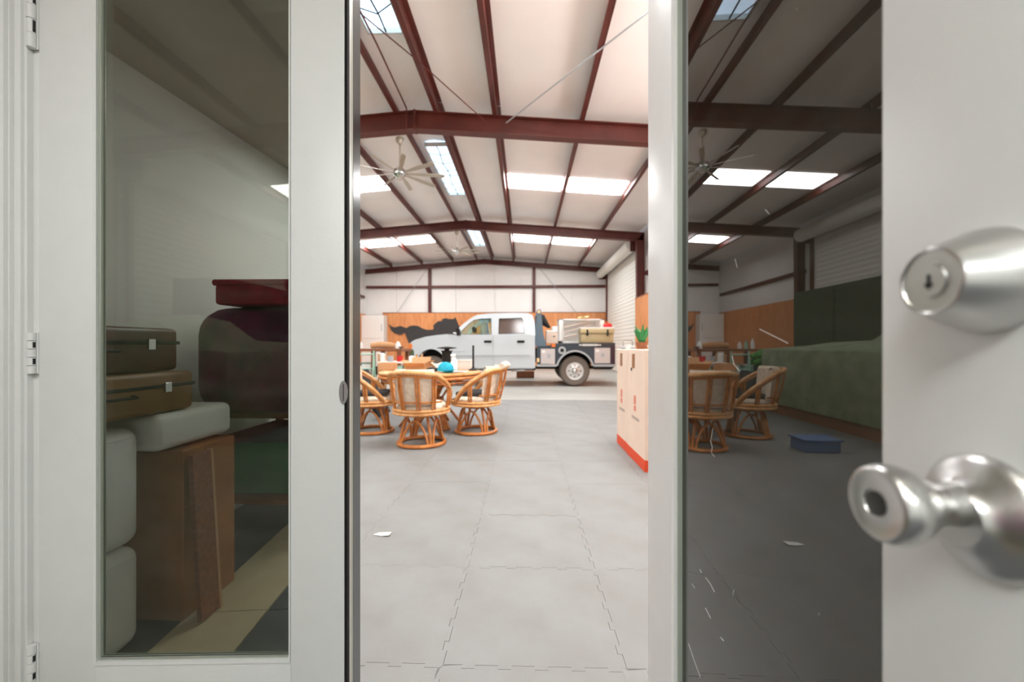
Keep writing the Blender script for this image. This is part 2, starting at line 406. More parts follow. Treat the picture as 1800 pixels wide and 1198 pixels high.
# steel frames
def frame(y,lab,depth=.31,end=False):
    t=thing('steel_frame',(RX,y,0),lab,'steel frame','red steel roof frames')
    w=.09
    for s,xe,nm in ((1,XR-.02,'r'),(-1,XL+.02,'l')):
        q=B(); L=abs(xe-RX); zt=rz_(RX)-.2; ze=rz_(xe)-.2; d0=depth; d1=depth*(.95 if not end else 1)
        f=lambda a,b,t_:Vector((a,t_,b))
        top=[(0,zt),(s*L,ze)]
        q.plate([(0,zt),(s*L,ze),(s*L,ze-d1),(0,zt-d0)],[],f,-.006,.006)
        q.plate([(0,zt),(s*L,ze),(s*L,ze-.014),(0,zt-.014)],[],f,-w,w)
        q.plate([(0,zt-d0),(s*L,ze-d1),(s*L,ze-d1+.014),(0,zt-d0+.014)],[],f,-w,w)
        q.done('rafter',M['steel'],t,0)
        if not end:
            q=B(); zc=ze-d1; xo=s*L
            q.plate([(xo,0),(xo,ze),(xo-s*.24,zc+.02),(xo-s*.2,0)],[],f,-.006,.006)
            q.plate([(xo-s*.24,zc+.02),(xo-s*.2,0),(xo-s*.185,0),(xo-s*.225,zc+.02)],[],f,-w,w)
            q.plate([(xo,0),(xo,ze),(xo-s*.014,ze),(xo-s*.014,0)],[],f,-w,w)
            q.done('column',M['steel'],t,0)
    q=B(); q.box((0,-.0,rz_(RX)-.2-depth/2),(.03,.17,depth+.03)); 
    for dz in (-.12,-.04,.04,.12):
        for dy in (-.05,.05):
            q.cyl((-.03,dy,rz_(RX)-.2-depth/2+dz),(.03,dy,rz_(RX)-.2-depth/2+dz),.012,seg=6)
    q.done('ridge_plate',M['steel'],t,0)
    return t
frame(6.9,'nearest wide red-brown steel roof frame spanning above the ceiling fan')
frame(12.95,'middle red-brown steel roof frame above the white truck',.27)
frame(18.78,'farthest dark red end frame against the back gable wall',.2,True)
def tagged(b,name,m,label,cat,group=None,parent=None,**k):
    return tag(b.done(name,m,parent,**k),label,cat,group)
cb=B(); cb.tube([(-.3,6.78,4.74),(1.39,4.6,4.77),(3.2,2.25,4.5)],.011,6); tagged(cb,'brace_cable',M['trim'],'pale diagonal brace cable crossing the near ceiling toward upper right','cable','roof brace cables')
cb=B(); cb.tube([(-.62,6.78,4.74),(-1.4,5.41,4.82),(-3.6,1.5,4.8)],.008,6); tagged(cb,'brace_cable',M['steel'],'thin dark diagonal brace cable running toward the ridge skylight','cable','roof brace cables')
cb=B(); cb.tube([(-1.95,3.0,4.98),(-1.93,5.3,4.99),(-1.95,6.72,4.97),(-1.97,6.74,4.6)],.012,6); tagged(cb,'power_conduit',M['steel'],'thin power conduit running along the ridge to the near fan','cable')
# roll-up doors
def rollup(name,x,s,ya,yb,lab):
    r=bpy.data.objects.new(name,None); COL.objects.link(r); r.location=(x,(ya+yb)/2,0); struct(r,lab,'door')
    h=(yb-ya)/2; c=B(); rows=[]; n=62; z=0
    for k in range(n+1):
        zz=k*4.2/n; rows.append([Vector((-s*.0-s*(.012 if k%2 else 0),-h,zz)),Vector((-s*.0-s*(.012 if k%2 else 0),h,zz))])
    c.skin(rows); c.done('curtain',M['shutter'],r,0)
    d=B(); d.cyl((-s*.30,-h-.1,4.28),(-s*.30,h+.1,4.28),.19,seg=24); d.done('drum',M['shutter'],r)
    for e in (-h,h):
        g=B(); g.b2((-.0,e-.05,0),(-s*.07,e+.05,4.3)); g.done('guide_rail',M['steel'],r,0)
        g=B(); g.b2((0,e-.03+(.12 if e>0 else -.12),4.05),(-s*.36,e+.03+(.12 if e>0 else -.12),4.5)); g.done('bracket',M['steel'],r,0)
    return r
rollup('door_3',XR-.02,1,13.3,18.55,'white slatted roll-up door on the right wall behind the truck')
rollup('door_4',XL+.02,-1,7.4,12.5,'white slatted roll-up door on the left wall, seen reflected')
# office front wall with doorway
OX0,OX1=-1.175,.335
q=B(); q.plate([(XL-.2,0),(OX0,0),(OX0,2.12),(OX1,2.12),(OX1,0),(XR+.2,0),(XR+.2,5.1),(XL-.2,5.1)],[],lambda a,b,t:Vector((a,t,b)),.985,1.075)
struct(q.done('wall_front',M['officewall'],smooth=0),'painted wall holding the double glass doors','wall')
# ---------------- ceiling fans ----------------
def fan(loc,lab,ang,ztop):
    t=thing('ceiling_fan',loc,lab,'ceiling fan','brushed nickel ceiling fans')
    b=B(); b.cyl((0,0,.1),(0,0,ztop-loc[2]),.012,seg=8); b.done('downrod',M['fan'],t)
    b=B(); b.lathe([(0,ztop-loc[2]+.02),(.07,ztop-loc[2]+.02),(.07,ztop-loc[2]-.03),(.03,ztop-loc[2]-.09),(0,ztop-loc[2]-.09)]); b.done('canopy',M['fan'],t)
    b=B(); b.lathe([(0,.12),(.03,.12),(.05,.08),(.11,.05),(.125,0),(.12,-.03),(.07,-.07),(.05,-.1),(0,-.105)]); b.done('motor_housing',M['chrome'],t)
    bl=B(); 
    bl.plate([(.1,-.02),(.2,-.025),(.42,-.042),(.76,-.038),(.78,0),(.76,.034),(.42,.03),(.2,.018),(.1,.018)],[],lambda a,b,t_:Vector((a,b,b*-.35+t_)),-.005,.005)
    me=bl.mesh('blade',M['fan'],0)
    for k in range(9):
        link('blade',me,t,(0,0,0),ang+k*2*PI/9)
    return t
fan((aty(703,300,7.15).x,7.15,4.08),'near nine-bladed ceiling fan hanging below the closest steel frame',.2,4.68)
fan((aty(803,440,13.2).x,13.2,4.10),'far small ceiling fan hanging above the truck cab',.45,4.72)
# ---------------- left leaf ----------------
D=.95; a_=math.radians(2.9)
hd=ray(68,607); HG=Vector((hd[0]*D,hd[1]*D,0))
d1=bpy.data.objects.new('door_1',None); COL.objects.link(d1); d1.location=HG; d1.rotation_euler=(0,0,a_)
struct(d1,'left white french door leaf with tall dark tinted pane','door')
PZ0,PZ1=.325,1.93; LW=.703
def leaf_parts(root,w,s0,s1,z0,z1,h,t,yb,sg=1):
    # local x along leaf from hinge, y = thickness away from viewer
    for a,b_ in ((0,s0),(s1,w)):
        q=B(); q.b2((a,0,.01),(b_,t,h),bev=.002,seg=2); q.done('stile',M['white'],root)
    for a,b_ in ((.01,z0),(z1,h)):
        q=B(); q.b2((s0,0.0005,a),(s1,t-.0005,b_)); q.done('rail',M['white'],root)
leaf_parts(d1,LW,.128,.578,PZ0-.013,PZ1,2.04,.044,0)
q=B()   # raised moulding round the pane
fl_=[(.1265,PZ0-.0165),(.578,PZ0-.0165),(.578,PZ1+.01),(.1265,PZ1+.01)]
q.plate(fl_,[[(.134,PZ0-.008),(.5755,PZ0-.008),(.5755,PZ1),(.134,PZ1)]],lambda a,b,t:Vector((a,t,b)),-.004,.01)
q.done('moulding',M['white'],d1,0)
q=B(); q.plate([(.134,PZ0-.008),(.577,PZ0-.008),(.577,PZ1),(.134,PZ1)],[[(.142,PZ0),(.5745,PZ0),(.5745,PZ1-.01),(.142,PZ1-.01)]],lambda a,b,t:Vector((a,t,b)),.0015,.03); q.done('glazing_bead',M['grn'],d1,0,label='grey-green glazing bead round the pane')
q=B(); q.plate([(.1405,PZ0-.0015),(.5755,PZ0-.0015),(.5755,PZ1),(.1405,PZ1)],[[(.1418,PZ0),(.5745,PZ0),(.5745,PZ1-.01),(.1418,PZ1-.01)]],lambda a,b,t:Vector((a,t,b)),-.001,.004); q.done('putty_line',M['alu'],d1,0)
q=B(); q.b2((.1345,.0055,PZ0-.0075),(.5765,.0095,PZ1-.002)); q.done('glass_pane',M['glass'],d1,0,label='dark tinted glass pane')
# free edge: weatherstrip and astragal
for y0,y1,e,m,n,lb in ((.002,.016,.0025,'foam','weatherstrip','crumbly black foam weatherstrip'),(.016,.024,.0015,'alu','edge_strip','thin silver edge strip'),(.024,.042,.001,'grn','edge_seal','grey-green edge seal'),(.042,.092,.0015,'navy','astragal','glossy dark astragal')):
    q=B(); q.b2((LW-.02,y0,.01),(LW+.004+e,y1,2.04)); q.done(n,M[m],d1,0,label=lb)
q=B(); q.lathe([(0,.0),(.0085,0),(.0105,.0015),(.0105,.003),(0,.003)],Matrix.Translation((LW-.001,-.0008,.94))@Matrix.Rotation(PI/2,4,'X')@Matrix.Diagonal((.95,2.6,1,1)))
lp=q.done('latch_plate',M['nickel'],d1,label='small oval nickel latch plate')
q=B(); q.b2((LW-.0012,-.0045,.92),(LW+.0002,-.0030,.96)); q.done('slot',M['black'],lp,0)
# hinges (knuckles on the left)
for z0,z1 in ((1.735,1.90),(.985,1.08),(.26,.36)):
    hz=(z0+z1)/2
    q=B(); n=5; L=(z1-z0)/n
    for k in range(n):
        q.cyl((-.010,-.006,z0+k*L+.0006),(-.010,-.006,z0+(k+1)*L-.0006),.0085 if k%2==0 else .0078,seg=14)
    hn=q.done('hinge',M['white'],d1)
    q=B(); q.b2((-.010,-.0015,z0),(.001,.0,z1)); q.done('leaf_plate',M['white'],hn,0)
    for k in (1,3):
        q=B(); q.b2((-.0035,-.0095,z0+k*L+.003),(-.0022,-.004,z0+(k+1)*L-.003)); q.done('gap',M['black'],hn,0)
# frame / casing on the left
cs=thing('trim_1',(HG.x,HG.y,0),'white moulded casing left of the left door leaf','door casing',rz=0,kind='structure')
for (a,b_,y) in ((-.30,-.082,-.030),(-.082,-.078,-.036),(-.078,-.046,-.030),(-.046,-.042,-.022),(-.042,-.026,-.014),(-.026,-.018,-.008),(-.018,-.002,.004)):
    q=B(); q.b2((a,y,0),(b_,.155,2.2),bev=.0015,seg=2); q.done('casing_strip',M['white'],cs)
# head casing and right jamb
q=B(); q.b2((-1.3,.93,2.06),(.5,1.09,2.2)); struct(q.done('trim_2',M['white'],smooth=0),'white head casing above the doors','door casing')
q=B(); q.b2((.335,.955,0),(.46,1.09,2.08)); struct(q.done('trim_3',M['white'],smooth=0),'white right jamb hidden behind the open door','door casing')
# ---------------- right leaf (open towards viewer) ----------------
RL=.265; sl=14/F
d2=bpy.data.objects.new('door_2',None); COL.objects.link(d2)
d2.location=(RL+sl*.95,.95,0); d2.rotation_euler=(0,0,math.atan2(-1,-sl))
struct(d2,'open right white french door leaf with nickel knob and deadbolt','door')
# local x: from hinge towards camera; local +y = rot(+90) of (−sl,−1) = (+1,-sl): away from viewer (thickness)
W2=.775; P0,P1=.196,.630
for a,b_ in ((0,P0-.008),(P1,W2)):
    q=B(); q.b2((a,0,.01),(b_,.044,2.04),bev=.002,seg=2); q.done('stile',M['white'],d2)
for a,b_ in ((.01,.30),(1.93,2.04)):
    q=B(); q.b2((P0-.008,.0005,a),(P1,.0435,b_)); q.done('rail',M['white'],d2,0)
for a,b_,y,m,n in ((P0-.034,P0-.026,-.0015,'white','moulding_outer'),(P0-.026,P0-.010,-.0045,'white','moulding'),(P0-.010,P0-.0035,.001,'grn','glazing_bead')):
    q=B(); q.b2((a,y,.29),(b_,.010,1.95),bev=.0008,seg=1); q.done(n,M[m],d2,0)
q=B(); q.b2((P0-.0055,.0085,.29),(P1+.006,.0125,1.95)); q.done('glass_pane',M['glass_r'],d2,0,label='dark tinted glass pane')
# scratches on the glass
q=B()
random.seed(3)
def gp(u,v,y=.0080):
    # point on the pane plane seen at pixel u,v
    d=ray(u,v); o=Vector((RL+sl*.95,.95)); m=Vector((-sl,-1)).normalized(); n=Vector((-m.y,m.x))
    n=-n if n.x<0 else n
    o2=o+n*y; t=(o2.dot(n))/(d[0]*n.x+d[1]*n.y); p=Vector((d[0]*t,d[1]*t)); s=(p-o2).dot(m)
    return Vector((s,y,CH+d[2]*t))
for pts in ([(1253,752),(1251,765),(1249,775),(1252,786),(1250,795),(1256,802)],[(1210,1130),(1220,1160),(1231,1190)],[(1240,1068),(1249,1086)],[(1240,1014),(1248,1025),(1256,1040)],[(1216,1025),(1221,1033)],[(1335,578),(1385,603)],[(1230,1000),(1233,1006)],[(1290,1036),(1288,1046)],[(1266,1119),(1272,1126)],[(1345,368),(1352,376)],[(1287,625),(1290,640),(1300,652)],[(1292,455),(1296,470)]):
    q.tube([gp(*p) for p in pts],.00022,4)
q.done('scratches',M['plastic'],d2,label='fine white scratches on the glass',kind='stuff')
# knob / deadbolt: lathe axis = local -y
AX=lambda x,z:Matrix.Translation((x,0,z))@Matrix.Rotation(PI/2,4,'X')
KX=.7035
q=B(); q.lathe([(0,0),(.034,0),(.0355,.002),(.035,.005),(.031,.009),(.024,.013),(.019,.016),(.0165,.020),(0,.020)],AX(KX,.951)); k1=q.done('door_knob',M['nickel'],d2,label='round satin nickel door knob with its rose')
q=B(); q.lathe([(.0125,.015),(.0115,.026),(.012,.031),(.0155,.038),(.0205,.046),(.0225,.052),(.0228,.057),(.0215,.0620),(.0200,.0635),(.0185,.0637),(.0180,.0634),(.0085,.0634),(.0081,.0625),(0,.0625)],AX(KX,.957),48); q.done('knob_grip',M['nickel'],k1)
q=B(); q.lathe([(0,.0626),(.0072,.0626),(.0072,.0630),(.0066,.0631),(0,.0631)],AX(KX,.957)); q.done('knob_cylinder',M['nickeld'],k1)
q=B(); q.lathe([(0,0),(.0305,0),(.0310,.002),(.0298,.008),(.0207,.0305),(.0200,.0325),(.0188,.0332),(.0180,.0327),(.0175,.0317),(.0100,.0317),(0,.0317)],AX(KX,1.0875),48); k2=q.done('deadbolt',M['nickel'],d2,label='tapered satin nickel deadbolt cylinder')
q=B(); q.lathe([(0,.0317),(.0095,.0317),(.0098,.0319),(.0094,.0331),(0,.0331)],AX(KX,1.0875)); kc=q.done('lock_cylinder',M['nickel'],k2)
q=B(); q.b2((KX-.0008,-.0337,1.083),(KX+.0008,-.0329,1.0915)); q.b2((KX-.0022,-.0337,1.0845),(KX+.0022,-.0329,1.0865)); q.done('keyway',M['black'],k2,0)
# ---------------- office (behind and beside the camera, mirrored in the left pane) ----------------
m2=(math.cos(a_),math.sin(a_))
def MIR(p):
    gy=.016; hx=HG.x-m2[1]*gy; hy=HG.y+m2[0]*gy
    x,y=p[0]-hx,p[1]-hy; k=x*m2[0]+y*m2[1]
    return Vector((hx+2*k*m2[0]-x,hy+2*k*m2[1]-y,p[2] if len(p)>2 else 0))
q=B(); q.b2((-2.3,-3.2,-.2),(1.9,1.06,-.014)); ofl=struct(q.done('floor_office',M['dmat'],smooth=0),'dark mat floor of the room behind the doors','floor')
for i in range(5):
    q=B(); q.box((0,0,-.006),(.29,.6,.012)); o=q.done('floor_mat',M['tanmat'],ofl,0); o.location=(-1.1+.03*i*0,.56-.605*i,0)
for i in range(5):
    for j in range(4):
        q=B(); q.box((0,0,-.007),(.6,.6,.011)); o=q.done('floor_mat',M['dmat'],ofl,0); o.location=(-.65+.605*j,.56-.605*i,0)
A_=MIR(atz(180,85,2.4)); B_=MIR(atz(508,300,2.4)); dv=(A_-B_); dv.z=0; dv.normalize()
wa=math.atan2(dv.y,dv.x)
q=B(); cen=A_-dv*1.2; q.box((0,0,1.2),(4.8,.1,2.4)); o=struct(q.done('wall_office_left',M['officewall'],smooth=0),'light grey office wall beside the stacked suitcases','wall')
nrm=Vector((-dv.y,dv.x,0)); nrm=nrm if nrm.x<0 else -nrm
o.location=(cen.x+nrm.x*.05,cen.y+nrm.y*.05,0); o.rotation_euler=(0,0,wa)
q=B(); q.b2((1.75,-3.2,0),(1.85,.985,2.4)); struct(q.done('wall_office_right',M['officewall'],smooth=0),'office wall on the right behind the open door','wall')
q=B(); q.b2((-2.3,-3.3,0),(1.85,-3.2,2.4)); struct(q.done('wall_office_back',M['officewall'],smooth=0),'office wall behind the viewer','wall')
q=B(); q.b2((-2.4,-3.3,2.4),(1.9,1.0,2.5)); struct(q.done('ceiling_office',M['oceil'],smooth=0),'dark office ceiling reflected in the left pane','ceiling')
VR=2*a_
def vthing(name,vp,label,cat,group=None):
    """placed at the point whose mirror image in the left pane is vp"""
    return thing(name,MIR(vp),label,cat,group,rz=VR)
# lower/upper white cushions block
for z,h,lab in ((0.0,.35,'lower white rounded foam cushion standing on the office floor'),(.354,.41,'upper white rounded foam cushion stacked beside the long one')):
    t=vthing('foam_cushion',(-1.585,1.14,z),lab,'cushion','white foam cushions')
    q=B(); q.box((0,0,h/2),(.44,.62,h),bev=.05,seg=5); q.done('cushion_body',M['cream'],t)
    q=B(); q.tube([(.215,-.27,h-.035),(.222,0,h-.03),(.215,.27,h-.035)],.004,6); q.done('piping',M['cream'],t)
t=vthing('foam_cushion',(-1.52,1.645,.662),'long white rounded foam cushion lying on the tall cardboard box','cushion','white foam cushions')
q=B(); q.box((0,0,.068),(.40,.38,.136),bev=.03,seg=5); q.done('cushion_body',M['cream'],t)
q=B(); q.tube([(.19,-.15,.112),(.197,0,.114),(.19,.15,.112)],.003,6); q.done('piping',M['cream'],t)
t=vthing('cardboard_box',(-1.49,1.68,0),'tall brown cardboard box under the long white cushion','box')
q=B(); q.box((0,0,.325),(.38,.28,.65),bev=.004,seg=1); q.done('carton_body',M['brownbox'],t,0)
q=B(); q.b2((.1905,-.03,.01),(.1925,.03,.64)); q.done('tape',M['tape'],t,0)
t=vthing('wooden_board',(-1.225,1.575,0),'dark wooden board leaning against the cardboard box','board')
q=B(); q.box((-.02,0,.32),(.018,.09,.63),rot=Matrix.Rotation(-.06,4,'Y')); q.done('board_face',M['wood'],t,0)
q=B(); q.box((-.02,-.05,.32),(.022,.012,.635),rot=Matrix.Rotation(-.06,4,'Y')); q.done('board_edge',M['card'],t,0)
def suitcase(vp,size,m,lab):
    t=vthing('suitcase',vp,lab,'suitcase','old suitcases on the white cushion')
    x,y,z=size
    q=B(); q.box((0,0,z/2),(x,y,z),bev=.018,seg=3); q.done('shell',m,t)
    q=B(); q.b2((-x/2-.003,-y/2-.003,z*.62),(x/2+.003,y/2+.003,z*.70),bev=.002,seg=1); q.done('rim',M['black'],t,0)
    for yy in (-y*.3,y*.3):
        q=B(); q.b2((x/2,yy-.014,z*.5),(x/2+.006,yy+.014,z*.74),bev=.001,seg=1); q.done('latch',M['chrome'],t,0)
    q=B(); q.tube([(x/2,-.05,z*.5),(x/2+.022,-.045,z*.48),(x/2+.022,.045,z*.48),(x/2,.05,z*.5)],.005,6); q.done('handle',M['black'],t)
suitcase((-1.5,1.32,.802),(.34,.62,.15),M['leather2'],'tan leather suitcase resting on the long white cushion')
suitcase((-1.52,1.28,.955),(.34,.60,.16),M['leather'],'dark brown suitcase stacked on the tan suitcase')
# purple / crimson heap beyond
t=vthing('storage_rack',(-1.45,2.55,0),'dark low rack carrying the purple bag','rack')
for x in (-.3,.3):
    for y in (-.35,.35):
        q=B(); q.b2((x-.02,y-.02,0),(x+.02,y+.02,.66)); q.done('leg',M['dark'],t,0)
q=B(); q.b2((-.33,-.38,.66),(.33,.38,.69)); q.done('shelf',M['wood'],t,0)
q=B(); q.b2((-.33,-.38,.2),(.33,.38,.22)); q.done('shelf',M['wood'],t,0)
t=vthing('garment_bag',(-1.38,2.42,.692),'bulging purple fabric bag on the dark rack','bag')
q=B(); q.box((0,0,.28),(.66,.8,.56),bev=.15,seg=5); q.done('bag_body',M['purple'],t)
q=B(); q.tube([(.31,-.2,.2),(.34,0,.28),(.31,.2,.2)],.014,6); q.done('strap',M['dark'],t)
t=vthing('storage_case',(-1.30,2.42,1.255),'crimson lidded case on top of the purple bag','case')
q=B(); q.box((0,0,.05),(.5,.8,.10),bev=.015,seg=2); q.done('case_body',M['magenta'],t)
q=B(); q.box((0,0,.11),(.52,.82,.03),bev=.008,seg=1); q.done('lid',M['magenta'],t)
q=B(); q.tube([(-.02,-.14,.12),(-.02,-.1,.185),(-.02,.1,.185),(-.02,.14,.12)],.012,6); q.done('handle',M['magenta'],t)
t=vthing('storage_bin',(-1.42,2.5,.222),'green storage bin on the lower shelf of the rack','bin')
q=B(); q.box((0,0,.15),(.5,.5,.3),bev=.02,seg=2); q.done('bin_body',M['green'],t)
q=B(); q.box((0,0,.31),(.54,.54,.03),bev=.008,seg=1); q.done('lid',M['dark'],t)
# ceiling bulb fixture above the office (glints on the knobs)
t=thing('ceiling_light',(-.15,-.25,2.4),'three-bulb ceiling light of the office','ceiling light')
q=B(); q.lathe([(0,0),(.16,0),(.16,-.02),(.05,-.04),(0,-.04)]); q.done('base',M['plastic'],t)
M['bulb']=mat('bulb',(1,.95,.88,1),.5,emit=60)
for k in range(3):
    q=B(); x=.1*math.cos(k*2.1); y=.1*math.sin(k*2.1); q.lathe([(0,-.03),(.02,-.04),(.03,-.07),(.032,-.09),(.02,-.115),(0,-.12)],Matrix.Translation((x,y,0))); q.done('bulb',M['bulb'],t)
# ---------------- tall cartons on the right ----------------
def carton(ya,yb,xa,xb,h,lab,k):
    t=thing('tall_carton',((xa+xb)/2,(ya+yb)/2,0),lab,'box','tall cartons by the doorway')
    hx=(xb-xa)/2; hy=(yb-ya)/2
    q=B(); q.b2((-hx,-hy,.0),(hx,hy,h),bev=.004,seg=1); q.done('carton_body',M['carton'],t,0)
    q=B(); q.b2((-hx-.0015,-hy-.0015,.004),(hx,hy+.0015,.1)); q.done('red_band',M['red'],t,0,label='orange-red printed band along the bottom')
    q=B(); q.b2((-hx-.002,-.02+k*.04,h-.17),(-hx+.01,.07+k*.04,h-.04)); q.done('tape_patch',M['tape'],t,0,label='brown tape patch near the top')
    q=B(); q.b2((-hx-.0012,-.02,.52),(-hx,.05,.60)); q.b2((-hx-.0012,-.02,.46),(-hx,.05,.51)); q.done('printed_symbol',M['pink'],t,0,label='faded red printed symbols')
    q=B()
    for z in (.40,.385): q.b2((-hx-.0012,-.12,z),(-hx,.12,z+.007))
    q.done('printed_line',M['ink'],t,0,label='grey printed text line')
    q=B(); q.b2((-hx+.002,-.003,h-.002),(hx-.002,.003,h+.001)); q.done('flap_seam',M['ink'],t,0)
    return t
carton(4.02,4.46,1.00,1.42,1.01,'far tall carton with brown tape beside the truck tail',0)
ct=carton(3.42,4.0,.995,1.45,1.015,'nearer tall carton with a round hole below its tape',1)
q=B(); q.cyl((-.2285,.13,.83),(-.232,.13,.83),.016,seg=12); q.done('hand_hole',M['black'],ct)
carton(3.42,3.95,1.46,1.95,1.0,'third tall carton mostly hidden behind the open door',0)
t=thing('potted_succulent',(1.165,4.1,1.013),'small green plant on top of the tall cartons','plant')
q=B(); q.lathe([(0,0),(.045,0),(.06,.07),(.05,.07),(0,.06)]); q.done('pot',M['wood'],t)
random.seed(11)
for k in range(11):
    q=B(); a=k*2*PI/11; r=.05; q.tube([(0.0+.012*math.cos(a),.012*math.sin(a),.06),(r*math.cos(a),r*math.sin(a),.15+random.uniform(0,.03)),(1.5*r*math.cos(a),1.5*r*math.sin(a),.20+random.uniform(-.03,.05))],[.012,.016,.003],6); q.done('leaf',M['green'],t)
t=thing('wire_tray',(1.08,4.32,1.013),'small tray with arched wire handle on the far carton','tray')
q=B(); q.b2((-.06,-.08,0),(.06,.08,.03),bev=.005,seg=1); q.done('tray_body',M['trim'],t,0)
q=B(); q.tube([(-.05,0,.02),(-.05,0,.075),(-.035,0,.09),(.035,0,.09),(.05,0,.075),(.05,0,.02)],.004,6); q.done('handle',M['ink'],t)
t=thing('white_cup',(1.04,4.15,1.013),'small white cup at the edge of the far carton','cup')
q=B(); q.lathe([(0,0),(.022,0),(.028,.05),(.026,.05),(.02,.005),(0,.005)]); q.done('cup_body',M['plastic'],t)
t=thing('white_bowl',(1.17,3.8,1.018),'small white bowl on the nearer carton beside the plant','bowl')
q=B(); q.lathe([(0,0),(.025,0),(.045,.035),(.042,.035),(.022,.006),(0,.006)]); q.done('bowl_body',M['plastic'],t)
# paper scrap
p=atz(672,940,0); q=B(); q.plate([(-.045,-.012),(-.02,.012),(.045,.02),(.042,-.02),(.0,-.016)],[],lambda a,b,t_:Vector((a,b,.002+t_+.006*abs(math.sin(a*50)))),0,.001)
o=tagged(q,'paper_scrap',M['plastic'],'torn white paper scrap lying on the grey foam tiles','paper',smooth=0); o.location=(p.x,p.y,.001)
# ---------------- rattan chairs ----------------
def arc(r,a0,a1,n,z,ry=None,cx=0,cy=0):
    return [Vector((cx+r*math.cos(a0+(a1-a0)*k/n),cy+(ry or r)*math.sin(a0+(a1-a0)*k/n),z)) for k in range(n+1)]
def ring(r,n,z): return [Vector((r*math.cos(2*PI*k/n),r*math.sin(2*PI*k/n),z)) for k in range(n)]
def make_chair(label,dark=False,roll=False):
    # faces +x; back towards -x
    t=thing('rattan_chair',(0,0,0),label,'chair','rattan swivel chairs around the table')
    q=B(); q.tube(ring(.245,28,.022),.02,8,closed=True); q.done('floor_ring',M['rattan'],t)
    q=B(); q.tube(ring(.13,20,.315),.016,8,closed=True); q.lathe([(0,.30),(.12,.30),(.12,.325),(0,.325)]); q.lathe([(.05,.32),(.05,.35),(0,.35)]); q.done('swivel_plate',M['rattan'],t)
    for k in range(4):
        q=B(); a=k*PI/2+PI/4
        q.tube([(.238*math.cos(a),.238*math.sin(a),.03),(.215*math.cos(a),.215*math.sin(a),.15),(.15*math.cos(a),.15*math.sin(a),.31)],.015,7)
        q.done('leg',M['rattan'],t)
        q=B(); a0=a+.13; a1=a+PI/2-.13
        pts=[]
        for j in range(15):
            f=(1-math.cos(PI*j/14))/2; an=a0+(a1-a0)*f; h=.03+.245*math.sin(PI*f)**.5; r=.238-.065*(h-.03)/.245
            pts.append((r*math.cos(an),r*math.sin(an),h))
        q.tube(pts,.0125,7); q.done('arch',M['rattan'],t)
    q=B(); q.tube(ring(.285,30,.385),.019,8,closed=True); q.tube(ring(.29,30,.352),.016,8,closed=True); q.lathe([(0,.36),(.275,.36),(.275,.375),(0,.375)]); q.done('seat_ring',M['rattanl'],t)
    # top rail: sweeps from front sides up round the back
    def rail(f):   # f -1..1 ; 0 = back centre
        an=PI+f*PI*.70; ca=abs(f)
        z=.775-.02*ca-.36*max(0,(ca-.35)/.65)**1.35
        r=.33-.035*max(0,(ca-.5)/.5)
        lean=.05*(1-ca)
        return Vector(((r+lean)*math.cos(an),r*math.sin(an)*1.0,z+.012*math.cos(f*PI*2)*(1-ca)))
    q=B(); q.tube([rail(-1+2*k/26) for k in range(27)],.021,8); q.done('top_rail',M['rattanl'],t)
    q=B(); pts=[rail(-1+2*k/26)*1.0 for k in range(27)]
    q.tube([Vector((p.x*.985,p.y*.985,p.z-.036)) for p in pts],.012,6); q.done('lower_rail',M['rattan'],t)
    for f in (-.66,-.36,-.13,.13,.36,.66):
        q=B()
        for e in (-.022,.022):
            tp=rail(f+e*.8); an=PI+(f+e)*PI*.72
            bt=Vector((.285*math.cos(an),.285*math.sin(an),.385)); md=(tp+bt)/2; md.x*=1.03; md.y*=1.03
            q.tube([bt,md,tp],[.011,.013,.011],7)
        q.done('slat',M['rattan'],t)
    q=B(); q.tube([Vector((.30*math.cos(PI+f*PI*.72),.30*math.sin(PI+f*PI*.72),.475)) for f in [(-.5+k/10) for k in range(11)]],.010,6); q.done('cross_rail',M['rattan'],t)
    # cushions
    q=B(); q.lathe([(0,.376),(.235,.376),(.262,.395),(.262,.42),(.235,.445),(.12,.455),(0,.452)]); q.done('seat_cushion',M['cush'],t)
    q=B(); inner=[];outer=[]
    n=12
    rows=[]
    for j in range(8):
        zz=.45+.33*j/7; row=[]
        for k in range(n+1):
            f=-.42+.84*k/n; an=PI+f*PI*.70; lean=.055*(j/7)
            row.append(Vector(((.275+lean)*math.cos(an),.275*math.sin(an),zz)))
        rows.append(row)
    rin=[[Vector((p.x*.80,p.y*.86,p.z+ (.0))) for p in r] for r in rows]
    full=[rows[0]]+rows+[[Vector((p.x*.93,p.y*.95,p.z+.03)) for p in rows[-1]]]+rin[::-1]+[rows[0]]
    q.skin(full)
    for e in (0,-1):
        L=[r[e] for r in rows]; R_=[r[e] for r in rin]
        for a,b_,c_,d_ in zip(L,L[1:],R_[1:],R_): q.skin([[a,d_],[b_,c_]])
    q.done('back_cushion',M['cush'],t)
    if dark:
        q=B(); q.box((.02,0,.475),(.36,.36,.055),bev=.022,seg=3); q.done('black_pad',M['darkc'],t,label='black seat pad')
    if roll:
        q=B(); q.tube([(-.36,-.15,.81),(-.375,0,.825),(-.36,.15,.81)],[.034,.04,.034],10); q.done('headrest_roll',M['cush'],t,label='cream headrest roll')
    return t
def place(t,x,y,rz): t.location=(x,y,0); t.rotation_euler=(0,0,rz)
cA=make_chair('rattan swivel chair nearest the doorway, its slatted back to the viewer')
place(cA,-1.10,4.35,math.radians(82))
cB=make_chair('rattan swivel chair right of the table with a cream headrest roll',True,True)
place(cB,-.59,4.97,math.radians(168))
cC=make_chair('rattan swivel chair left of the table, cut by the left door edge',True)
place(cC,-1.86,4.95,math.radians(12))
